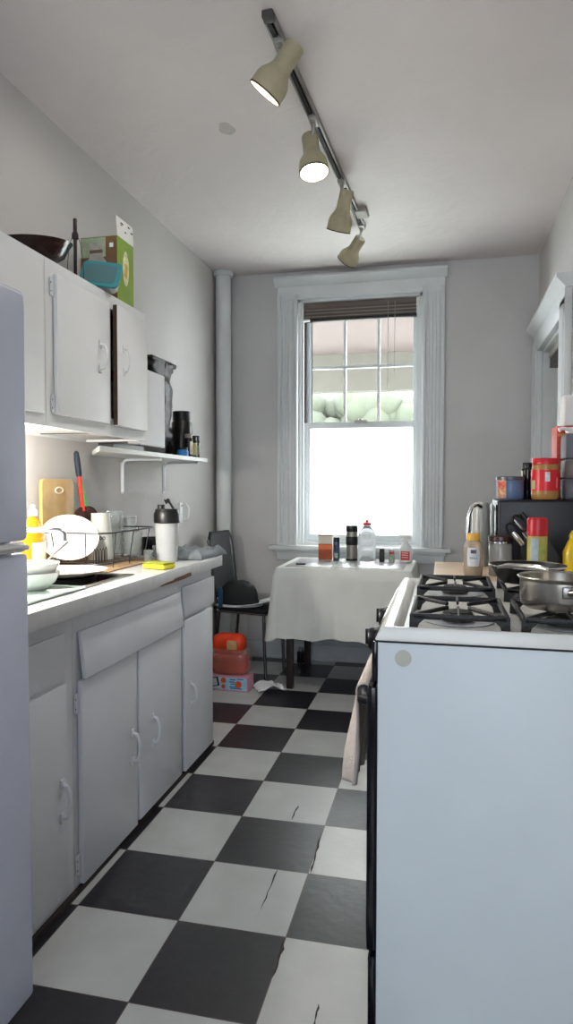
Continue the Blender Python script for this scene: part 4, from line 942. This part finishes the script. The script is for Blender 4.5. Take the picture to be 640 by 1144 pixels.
def lump(hx, hy, h, sq, seed, amp):
    def f(u, v):
        a = 2*PI*u; b = (v-0.5)*PI
        cb_ = max(0.0, math.cos(b))**sq; sb_ = math.sin(b)
        x = hx*cb_*(abs(math.cos(a))**0.6)*(1 if math.cos(a) > 0 else -1); y = hy*cb_*(abs(math.sin(a))**0.6)*(1 if math.sin(a) > 0 else -1)
        z = h/2 + h/2*(abs(sb_)**0.7)*(1 if sb_ > 0 else -1)
        k = 1+amp*noise.noise(Vector((x*14+seed, y*14, z*14)))
        return (x*k, y*k, max(0.0005, z*(1+amp*0.4*noise.noise(Vector((x*9, y*9, seed))))))
    return f
g = G().grid(lump(0.115, 0.07, 0.125, 0.25, 1, 0.06), 44, 22); g.build('red_tub', mat('red_tub', '#a8301c', 0.3, var=0.3, nscale=14), rb)
g = G().grid(lump(0.105, 0.06, 0.12, 0.6, 5, 0.10), 44, 22); bmesh.ops.translate(g.bm, verts=g.bm.verts, vec=(-0.005, 0, 0.115)); g.build('orange_wrap', mat('orange_red_film', '#e0401c', 0.22, var=0.25, nscale=10), rb, label='crumpled orange red wrapping')
G().box(0.0, 0.058, -0.072, -0.052, 0.155, 0.205, 0.003, M=Matrix.Rotation(math.radians(0), 4, 'Z')).build('yellow_label', mat('pale_yellow_tag', '#c9a06a', 0.5, var=0.15, nscale=60), rb)
g = G().grid(lump(0.135, 0.078, 0.155, 0.22, 9, 0.16), 50, 26)
mfm = bpy.data.materials.new('clear_bag_film'); mfm.use_nodes = True; b = mfm.node_tree.nodes['Principled BSDF']
b.inputs['Base Color'].default_value = (0.75, 0.6, 0.55, 1); b.inputs['Alpha'].default_value = 0.15; b.inputs['Roughness'].default_value = 0.2
g.build('clear_film', mfm, rb)
# crumpled paper
def crump(u, v):
    x = -0.08+0.16*u; y = -0.075+0.15*v
    return (x, y, 0.002+0.035*abs(noise.noise(Vector((x*18, y*18, 4))))+0.045*max(0, 0.5-abs(u-.45)))
o = G().grid(crump, 7, 6).build('crumpled_paper', M_paper, smooth=False); o.location = (-0.295, 2.44, 0.0); o.rotation_euler = (0, 0, 0.5); solid(o, 0.001, 1)
tag(o, 'crumpled white paper on the floor by the chair leg', 'paper')

# ------------------------------------------------------------------ stove
ST = thing('gas_stove', 'white gas stove with black cast iron grates, its side facing the room', 'stove', (0, 0, 0))
sx0, sx1, sy0, sy1 = 0.575, 1.235, -0.045, 0.715
G().box(sx0, sx1, sy0, sy1, 0.02, 0.885, 0.004).build('body', mat('side_enamel', '#dde6e9', 0.45, var=0.015, nscale=9, bump=0.02, bscale=300), ST)
g = G().box(sx0+0.03, sx1-0.03, sy0+0.03, sy1-0.03, 0.0, 0.02); g.build('base_plinth', M_dark_gap, ST, smooth=False)
# cooktop: tray with a raised rounded rim
g = G(); zt = 0.915; zi = 0.901
prof_out = [(0.0, 0.888), (0.0, 0.892), (0.012, 0.910), (0.018, zt), (0.030, zt), (0.040, zt-0.003), (0.052, zi)]
x0, x1, y0, y1 = sx0-0.004, sx1+0.004, sy0-0.004, sy1+0.004
def ringpts(d, z): return [(x0+d, y0+d*0.35 if d < 0.02 else y0+0.007+(d-0.02)*0.6, z), (x1-d*0.5, y0+d*0.35 if d < 0.02 else y0+0.007+(d-0.02)*0.6, z), (x1-d*0.5, y1-d*0.6, z), (x0+d, y1-d*0.6, z)]
rings = [[g.bm.verts.new(p) for p in ringpts(d, z)] for d, z in prof_out]
for a, b in zip(rings, rings[1:]):
    for k in range(4): g.bm.faces.new([a[k], a[(k+1) % 4], b[(k+1) % 4], b[k]])
g.bm.faces.new(rings[-1]); g.bm.faces.new(rings[0][::-1])
ctp = g.build('cooktop', mat('cream_enamel', '#e3e3dc', 0.2, var=0.03, nscale=12), ST)
G().box(sx0+0.001, sx1, sy0-0.001, sy1, 0.883, 0.889).build('shadow_gap', M_iron, ST, smooth=False)
G().lathe([(0, -0.0005), (0.0165, -0.0005), (0.0165, 0.001), (0, 0.0014)], 36, M=Matrix.Translation((0.626, sy0-0.0005, 0.853)) @ Matrix.Rotation(PI/2, 4, 'X')).build('side_plug', mat('yellowed_cap', '#c9c8bb', 0.4), ST, label='round yellowed plug on the side panel')
BUR = [(0.735, 0.125), (0.735, 0.525), (0.955, 0.125), (0.955, 0.525)]
for i, (bx0, by0) in enumerate(BUR):
    g = G().lathe([(0, 0.0), (0.075, 0.0), (0.078, 0.002), (0.070, 0.003), (0.05, -0.001+0.001), (0, 0.001)], 36, c=(bx0, by0, zi+0.0006))
    bw = g.build('drip_bowl', mat('white_drip_bowl', '#cdd3d8', 0.18, var=0.1, nscale=20), ST)
    g = G().lathe([(0, 0.002), (0.034, 0.002), (0.038, 0.008), (0.036, 0.014), (0.030, 0.0145), (0.0, 0.0145)], 32, c=(bx0, by0, zi))
    bn = g.build('burner', mat('burner_grey', '#5a564f', 0.5, 0.3, var=0.3, nscale=40), ST)
    G().lathe([(0, 0.0145), (0.030, 0.0145), (0.032, 0.018), (0.029, 0.022), (0, 0.0225)], 32, c=(bx0, by0, zi)).build('burner_cap', M_iron, bn)
def grate(bx0, by0, hx, hy):
    g = G(); z = zi+0.034; t = 0.006; n = 5
    def bar(p, q, w=0.0055, h=0.009):
        p = Vector(p); q = Vector(q); d = (q-p); L = d.length; a = math.atan2(d.y, d.x)
        M = Matrix.Translation((p+q)/2) @ Matrix.Rotation(a, 4, 'Z') @ Matrix.Rotation(-math.asin(d.z/L), 4, 'Y')
        g.box(-L/2, L/2, -w, w, -h, h, 0.0025, 2, M=M)
    # frame
    zf = zi+0.029
    bar((bx0-hx, by0-hy, zf), (bx0+hx, by0-hy, zf), 0.0045, 0.006); bar((bx0-hx, by0+hy, zf), (bx0+hx, by0+hy, zf), 0.0045, 0.006)
    bar((bx0-hx, by0-hy, zf), (bx0-hx, by0+hy, zf), 0.0045, 0.006); bar((bx0+hx, by0-hy, zf), (bx0+hx, by0+hy, zf), 0.0045, 0.006)
    for s1 in (-1, 1):
        for s2 in (-1, 1):
            cx, cy = bx0+s1*hx, by0+s2*hy
            # arched foot: wide under the frame corner, narrower on the cooktop
            g.prism([(cx-s1*0.030, zf), (cx+s1*0.005, zf+0.004), (cx+s1*0.006, zi+0.0004), (cx-s1*0.010, zi+0.0004), (cx-s1*0.014, zi+0.014)], 0.009, 'y', cy-0.0045)
            bar((cx, cy, zf+0.001), (bx0+s1*0.022, by0+s2*0.024, zf+0.004), 0.004, 0.0045)
    for s2 in (-1, 1): bar((bx0, by0+s2*hy, zf+0.002), (bx0, by0+s2*0.03, zf+0.005), 0.0028, 0.0045)
    return g.build('grate', M_iron, ST)
for (bx0, by0) in BUR: grate(bx0, by0, 0.094, 0.118)
# front control panel, oven door, handle, drawer (front faces the window side aisle, towards -x)
G().box(sx0-0.012, sx0, sy0+0.004, sy1-0.004, 0.80, 0.884, 0.003).build('control_panel', M_blackgl, ST)
for k in range(2):
    yy = 0.185+0.27*k
    kb = G().lathe([(0, 0), (0.028, 0), (0.030, 0.004), (0.026, 0.026), (0.022, 0.030), (0, 0.031)], 24, M=Matrix.Translation((sx0-0.012, yy, 0.838)) @ Matrix.Rotation(-PI/2, 4, 'Y')).build('knob', M_black, ST)
    G().box(sx0-0.050, sx0-0.036, yy-0.004, yy+0.004, 0.824, 0.862, 0.002).build('knob_grip', M_black, kb)
G().box(sx0-0.022, sx0, sy0+0.008, sy1-0.008, 0.235, 0.79, 0.006, 3).build('oven_door', M_blackgl, ST)
g = G().tube([(sx0-0.020, 0.04, 0.735), (sx0-0.041, 0.05, 0.735), (sx0-0.044, 0.08, 0.735), (sx0-0.044, 0.60, 0.735), (sx0-0.041, 0.63, 0.735), (sx0-0.020, 0.64, 0.735)], 0.012, 12)
g.build('oven_handle', M_black, ST)
G().box(sx0-0.018, sx0, sy0+0.008, sy1-0.008, 0.05, 0.225, 0.005).build('bottom_drawer', M_blackgl, ST)
G().box(sx1-0.03, sx1, sy0, sy1, 0.885, 1.0, 0.006).build('back_guard', M_white, ST)

# towel over the oven handle
tw = G()
def towel(u, v):
    y = 0.115+0.30*u
    L1_, L2_ = 0.215, 0.18
    s = v*(L1_+L2_+0.05)
    hxx = sx0-0.044
    if s < L1_:
        z = 0.735-L1_+s; x = hxx-0.018
    elif s < L1_+0.05:
        a = (s-L1_)/0.05*PI; x = hxx-0.018*math.cos(a); z = 0.735+0.016*math.sin(a)
    else: z = 0.735-(s-L1_-0.05); x = hxx+0.018
    drop = max(0, 0.735-z)
    spread = 1+0.55*drop
    y = 0.265+(y-0.265)*spread + 0.010*math.sin(z*30)
    x += (0.012*math.sin(u*19+1)+0.008*math.sin(u*33))*min(1, drop*7) * (1 if s < L1_ else 0.25)
    if s < L1_: x -= 0.10*drop*(0.5+0.5*math.sin(u*3+0.6)) ; z -= 0.07*u*(drop/0.25)
    return (x, y, z)
tw.grid(towel, 44, 50)
o = tw.build('oven_towel', mat('beige_terry', '#cfc4ba', 0.95, var=0.08, nscale=20, bump=0.3, bscale=200)); solid(o, 0.004, 0)
tag(o, 'beige towel hanging over the oven door handle', 'towel')

# saucepan
GZ = zi+0.0385
sp_ = thing('saucepan', 'stainless steel saucepan on the right front burner', 'saucepan', (0.950, 0.135, GZ))
G().lathe([(0, 0), (0.075, 0), (0.082, 0.006), (0.085, 0.02), (0.085, 0.058), (0.089, 0.063), (0.0905, 0.065), (0.088, 0.067), (0.083, 0.063), (0.0825, 0.02), (0.076, 0.006), (0, 0.004)], 56).build('pot_body', M_steel, sp_)
hd = G().box(-0.012, 0.012, -0.090, -0.082, 0.030, 0.054, 0.003).build('handle_plate', M_steeld, sp_)
G().tube([(0.002, -0.086, 0.042), (0.012, -0.10, 0.045), (0.035, -0.12, 0.056), (0.085, -0.16, 0.078), (0.11, -0.18, 0.088)], [0.007, 0.008, 0.009, 0.011, 0.007], 10).build('handle', M_steeld, sp_)
# frying pan behind
fp_ = thing('frying_pan', 'dark frying pan with a steel rim on the back burner behind the saucepan', 'frying pan', (0.925, 0.520, GZ))
G().lathe([(0, 0), (0.068, 0), (0.075, 0.006), (0.096, 0.042), (0.100, 0.044), (0.097, 0.047), (0.092, 0.043), (0.072, 0.010), (0.065, 0.004), (0, 0.004)], 52).build('pan_body', mat('scorched_pan', '#22201e', 0.35, 0.5, var=0.3, nscale=20), fp_)
G().tube([(0.099*math.cos(a), 0.099*math.sin(a), 0.0455) for a in [2*PI*k/56 for k in range(56)]], 0.0022, 8, closed=True).build('rim', M_chrome, fp_)
G().tube([(-0.080, -0.057, 0.044), (-0.06, -0.11, 0.056), (0.0, -0.19, 0.062), (0.02, -0.215, 0.06)], [0.004, 0.006, 0.007, 0.005], 10).build('handle', M_chrome, fp_)

# ------------------------------------------------------------------ counter beyond the stove
cc = thing('side_cabinet', 'white side cabinet with a pale wooden top between stove and window', 'cabinet', (0, 0, 0))
g = G().box(0.70, 1.278, 0.735, 1.33, 0.02, 0.872, 0.003); g.build('body', M_cab, cc)
G().box(0.672, 1.279, 0.722, 1.352, 0.872, 0.898, 0.003).build('wooden_top', mat('light_wood_top', '#cbb294', 0.4, var=0.10, nscale=10), cc)
G().box(0.685, 0.700, 0.76, 1.03, 0.10, 0.85, 0.003).build('door', M_cab, cc); G().box(0.685, 0.700, 1.04, 1.31, 0.10, 0.85, 0.003).build('door', M_cab, cc)
CZ = 0.8985
mw = thing('microwave_oven', 'black microwave oven on the counter beyond the stove', 'microwave', (1.085, 1.175, CZ))
G().box(-0.200, 0.190, -0.135, 0.150, 0.012, 0.254, 0.010, 3).build('housing', mat('microwave_black', '#0b0c14', 0.38, var=0.1, nscale=5), mw)
G().box(-0.206, -0.199, -0.12, 0.08, 0.03, 0.235, 0.003).build('door', mat('dark_window_glass', '#05060a', 0.05), mw)
G().box(-0.206, -0.199, 0.085, 0.14, 0.03, 0.235, 0.003).build('control_strip', M_black, mw)
for sx in (-0.17, 0.16):
    for sy in (-0.11, 0.12): G().lathe([(0, 0), (0.012, 0), (0.012, 0.013), (0, 0.013)], 14, c=(sx, sy, 0)).build('foot', M_black, mw)
MZ = CZ+0.2545
# tin
bt = thing('storage_tin', 'short blue printed tin on top of the microwave', 'tin', (0.932, 1.115, MZ))
G().lathe([(0, 0), (0.044, 0), (0.046, 0.003), (0.046, 0.070), (0.044, 0.073), (0, 0.073)], 36).build('body', mat('slate_blue_tin', '#5d7394', 0.35, 0.1, var=0.25, nscale=25), bt)
arc_label(0.046, 0.004, 0.068, -2.75, -1.95).build('label', mat('mixed_print', '#b98a6a', 0.5, var=0.6, nscale=60), bt, label='colourful printed label')
arc_label(0.0466, 0.040, 0.062, -2.70, -2.05).build('label', mat('red_yellow_print', '#c8553a', 0.5, var=0.5, nscale=80), bt)
G().lathe([(0.046, 0.066), (0.0485, 0.067), (0.0485, 0.078), (0.046, 0.080), (0, 0.079)], 36).build('lid', mat('dark_tin_lid', '#4b4d55', 0.3), bt)
jar('vinegar_bottle', 'dark glossy bottle behind the blue tin and the peanut butter jar', (0.995, 1.160, MZ), 0.021, 0.130, 0.02, mat('black_glass', '#0d0c10', 0.05), M_black, 'bottle', 0.8, band=[(M_cream_l, 0.06, 0.10, -3.2, -2.5)])
# peanut butter
pb = thing('peanut_butter_jar', 'peanut butter jar with red lid and red label on the microwave', 'jar', (1.045, 1.085, MZ))
G().lathe([(0, 0), (0.040, 0), (0.045, 0.006), (0.046, 0.02), (0.0455, 0.105), (0.043, 0.118), (0.042, 0.13), (0, 0.13)], 40).build('body', mat('peanut_butter', '#a57b45', 0.25, var=0.06), pb)
arc_label(0.0462, 0.030, 0.102, -PI-0.5, 0.5, 40).build('label', mat('red_wrap', '#d01c28', 0.35, var=0.03), pb)
arc_label(0.0468, 0.062, 0.094, -1.72, -1.38).build('white_panel', mat('barcode_white', '#c9cfd2', 0.5, var=0.15, nscale=120), pb)
arc_label(0.0468, 0.035, 0.066, -2.85, -2.45).build('green_seal', mat('pale_green_print', '#b9b98a', 0.5), pb)
arc_label(0.0468, 0.040, 0.075, -0.85, -0.75).build('side_lettering', mat('pink_print', '#e6a0a0', 0.5), pb)
G().lathe([(0.042, 0.120), (0.0445, 0.121), (0.0445, 0.139), (0.043, 0.142), (0, 0.142)], 40).build('lid', M_red, pb)
# stacked grey boxes
for i, (h, lab, c) in enumerate([(0.072, 'grey packet at the bottom of the stack of three on the microwave', '#5b5b60'), (0.068, 'brownish grey packet in the middle of the stack on the microwave', '#6a6460'), (0.085, 'grey packet on top of the stack, under the white scoop', '#5f6066')]):
    o = thing('food_packet', lab, 'packet', (1.180, 1.12, MZ + [0, 0.0725, 0.141][i]), 0, 'stack of grey packets')
    G().box(-0.072, 0.075, -0.05, 0.06, 0, h-0.001, 0.006, 3).build('carton', mat('packet_%d' % i, c, 0.6, var=0.1), o)
    if i == 2: G().prism([(0.02*math.cos(a)-0.01, 0.045+0.014*math.sin(a)) for a in [2*PI*k/20 for k in range(20)]], 0.0006, 'y', -0.0508).build('round_print', mat('bluish_print', '#4a4e66', 0.5, var=0.3, nscale=60), o)
    else: G().box(-0.06, 0.06, -0.0506, -0.05, 0.012, h-0.014).build('label', mat('packet_label_%d' % i, ['#64646a', '#776e66'][i], 0.6, var=0.15, nscale=40), o)
RZ = MZ+0.2265
sc = thing('white_scoop', 'white plastic pitcher handle lying on the stack of grey packets', 'scoop', (1.18, 1.10, RZ))
G().lathe([(0, 0), (0.05, 0), (0.055, 0.004), (0.058, 0.02), (0.054, 0.02), (0.05, 0.006), (0, 0.005)], 32, sx=1.25).tube([(-0.06, -0.03, 0.012), (-0.085, -0.04, 0.016), (-0.098, -0.042, 0.010)], [0.006, 0.006, 0.008], 8).build('scoop_body', M_whitepl, sc)
rbx = thing('red_box', 'red cardboard box standing behind the grey packets on the microwave', 'box', (1.150, 1.245, MZ), 0.05)
G().box(-0.055, 0.10, -0.05, 0.05, 0, 0.262, 0.002).build('carton', mat('brick_red_carton', '#b03a2a', 0.5, var=0.12), rbx)
G().box(-0.053, 0.098, -0.0506, -0.05, 0.225, 0.235).build('gold_stripe', mat('gold_stripe', '#c98a4a', 0.5), rbx, smooth=False)
wbx = thing('white_tub', 'plain white box on top of the red box at the right edge', 'box', (1.180, 1.245, MZ+0.2625))
G().box(-0.06, 0.08, -0.05, 0.05, 0, 0.11, 0.006, 3).build('carton', mat('off_white_box', '#d3d2d0', 0.6), wbx)
vw = tag(G().box(-0.008, 0.008, -0.016, 0.016, 0, 0.085, 0.003).box(-0.010, 0.010, -0.018, 0.018, 0.085, 0.095, 0.003).build('white_spray_nozzle', M_whitepl, loc=(1.078, 1.175, MZ)), 'slim white tube standing between the peanut butter and the grey packets', 'tube')

# honey bottle, canister, pitcher
hb = thing('honey_bottle', 'clear honey bottle with yellow cap and white label beyond the stove', 'bottle', (0.800, 0.93, CZ))
G().lathe([(0, 0), (0.027, 0), (0.031, 0.006), (0.032, 0.03), (0.029, 0.045), (0.031, 0.062), (0.032, 0.095), (0.026, 0.112), (0.018, 0.122), (0, 0.122)], 36, sy=0.8).build('bottle', mat('honey_plastic', '#d8cdb8', 0.1, var=0.05, trans=0.6), hb)
G().lathe([(0, 0.002), (0.028, 0.003), (0.0305, 0.03), (0.0275, 0.042), (0, 0.043)], 32, sy=0.78).build('honey', mat('amber_honey', '#9a5a24', 0.1, var=0.15), hb)
G().grid(lambda u, v: (0.040*(u-.5)*(1-0.9*abs(v-.5)**3), -0.8*math.sqrt(max(0, 0.0322**2-(0.040*(u-.5))**2))-0.0008, 0.035+0.062*v), 10, 8).build('label', mat('honey_label', '#d3d6da', 0.5, var=0.05, nscale=40), hb)
G().box(-0.009, 0.009, -0.0275, -0.0266, 0.078, 0.090).build('label_picture', mat('dark_hive_print', '#4a4f5c', 0.5, var=0.4, nscale=120), hb, smooth=False)
G().box(-0.012, 0.012, -0.0275, -0.0266, 0.060, 0.066).build('label_lettering', mat('pale_blue_ink', '#8aa6c0', 0.5), hb, smooth=False)
G().lathe([(0.020, 0.120), (0.022, 0.121), (0.021, 0.140), (0.019, 0.143), (0, 0.143)], 28).build('cap', mat('yellow_cap', '#e2b04a', 0.4), hb)
cj = thing('glass_canister', 'glass canister with a metal clamp lid beside the honey bottle', 'canister', (0.890, 0.965, CZ))
G().lathe([(0, 0), (0.036, 0), (0.038, 0.004), (0.038, 0.105), (0.034, 0.112), (0, 0.112)], 36).build('jar_body', mat('greyish_glass', '#b9bcb8', 0.12, var=0.08, trans=0.35), cj)
G().lathe([(0.037, 0.108), (0.040, 0.110), (0.040, 0.116), (0.037, 0.118)], 36).build('clamp_ring', M_chrome, cj)
G().lathe([(0.038, 0.118), (0.040, 0.120), (0.039, 0.132), (0.03, 0.135), (0, 0.135)], 36).build('lid', mat('brown_metal_lid', '#4c3b38', 0.3, 0.4), cj)
kt = thing('chrome_pitcher', 'tall pitcher with a curved chrome handle beside the microwave', 'pitcher', (0.842, 1.27, CZ))
G().lathe([(0, 0), (0.034, 0), (0.036, 0.01), (0.032, 0.20), (0.026, 0.238), (0, 0.242)], 30).build('pitcher_body', mat('pale_pitcher', '#b7b8b0', 0.25, var=0.06), kt)
G().tube([(-0.002, -0.035, 0.222), (-0.018, -0.05, 0.232), (-0.036, -0.06, 0.222), (-0.047, -0.062, 0.19), (-0.050, -0.062, 0.12), (-0.048, -0.060, 0.04), (-0.03, -0.035, 0.02)], 0.0075, 12).build('handle', M_chrome, kt)
# spice can
cs = thing('seasoning_can', 'tall yellow green shaker can with a red cap in front of the microwave', 'can', (0.985, 0.80, CZ))
G().lathe([(0, 0), (0.029, 0), (0.0295, 0.004), (0.0295, 0.148), (0, 0.148)], 36).build('can_body', mat('olive_yellow', '#b5ac5a', 0.4, var=0.1, nscale=20), cs)
G().lathe([(0.0295, 0.147), (0.0305, 0.148), (0.0305, 0.195), (0.028, 0.203), (0, 0.204)], 36).build('cap', M_red, cs)
arc_label(0.0298, 0.065, 0.140, -2.35, -1.55).build('blue_panel', mat('pale_blue_panel', '#a5b8bd', 0.5, var=0.15, nscale=60), cs)
arc_label(0.0298, 0.025, 0.060, -1.35, -0.75).build('white_panel', mat('pinkish_panel', '#c9b4b0', 0.5, var=0.3, nscale=100), cs)
arc_label(0.0298, 0.085, 0.125, -1.35, -0.85).build('green_panel', mat('green_panel', '#9aa552', 0.5, var=0.3, nscale=60), cs)
# knife block
kbk = thing('knife_block', 'black knife block in front of the microwave', 'knife block', (1.012, 0.935, CZ))
Mk = Matrix.Rotation(math.radians(-38), 4, 'Y')
G().prism([(-0.05, 0.0), (0.07, 0.0), (0.07, 0.05), (0.00, 0.155), (-0.065, 0.105)], 0.09, 'y', -0.045).build('block', M_black, kbk)
dirv = Vector((-0.62, 0, 0.78)).normalized()
def kn(name, label, base, L, m, extra=None):
    b0 = Vector((1.012, 0.935, CZ)) + Vector(base)
    o = thing(name, label, 'scissors' if name == 'kitchen_scissors' else 'knife', b0)
    if extra:
        for s in (-1, 1):
            c = dirv*0.055+Vector((s*0.012, s*0.020, s*0.012))
            side = Vector((0.78, 0, 0.62))
            G().tube([c + dirv*0.030*math.cos(a) + side*0.017*math.sin(a) for a in [2*PI*k/24 for k in range(24)]], 0.0042, 8, closed=True).build('finger_loop', M_black, o)
        G().tube([(0, 0, 0), dirv*0.03], 0.006, 8).build('blade', M_chrome, o)
    else:
        G().tube([Vector((0, 0, 0)), dirv*0.01, dirv*L*0.7, dirv*L], [0.008, 0.009, 0.0095, 0.007], 12).build('handle', m, o)
    return o
kn('kitchen_knife', 'steel knife handle, lowest one sticking out of the knife block', (-0.055, -0.030, 0.108), 0.055, M_chrome)
kn('kitchen_knife', 'steel knife handle above the scissor loops of the knife block', (-0.030, 0.025, 0.125), 0.09, M_steel)
kn('kitchen_knife', 'black knife handle at the top of the knife block', (-0.008, 0.00, 0.146), 0.085, M_black)
kn('kitchen_scissors', 'black handled scissors in the knife block', (-0.040, -0.005, 0.122), 0.08, M_black, True)
yb = thing('yellow_bottle', 'yellow bottle at the right edge beyond the stove', 'bottle', (1.090, 0.80, CZ))
G().lathe([(0, 0), (0.026, 0), (0.03, 0.008), (0.03, 0.10), (0.018, 0.13), (0.012, 0.14), (0, 0.14)], 30).build('bottle', mat('mustard_yellow', '#d9b81a', 0.3), yb)
G().lathe([(0.013, 0.138), (0.014, 0.15), (0.006, 0.165), (0, 0.166)], 20).build('cap', mat('yellow_tip', '#e0c42a', 0.4), yb)

# ------------------------------------------------------------------ put every root at the base of its thing
def rebase(o, loc):
    loc = Vector(loc)
    for c in o.children: c.location = Vector(c.location) - loc
    o.location = Vector(o.location) + loc
for o, l in ((c1, (-0.59, 0.11, 0)), (c2, (-0.59, 0.75, 0)), (c3, (-0.59, 1.36, 0)), (ct, (-0.57, 0.72, 0.838)), (sk, (-0.58, 0.50, 0.738)),
             (u1, (-0.70, 0.22, 1.392)), (u2, (-0.70, 0.95, 1.392)), (ST, (0.905, 0.335, 0)), (cc, (0.98, 1.04, 0)), (w2, (XR, 2.56, 0.93))):
    rebase(o, l)
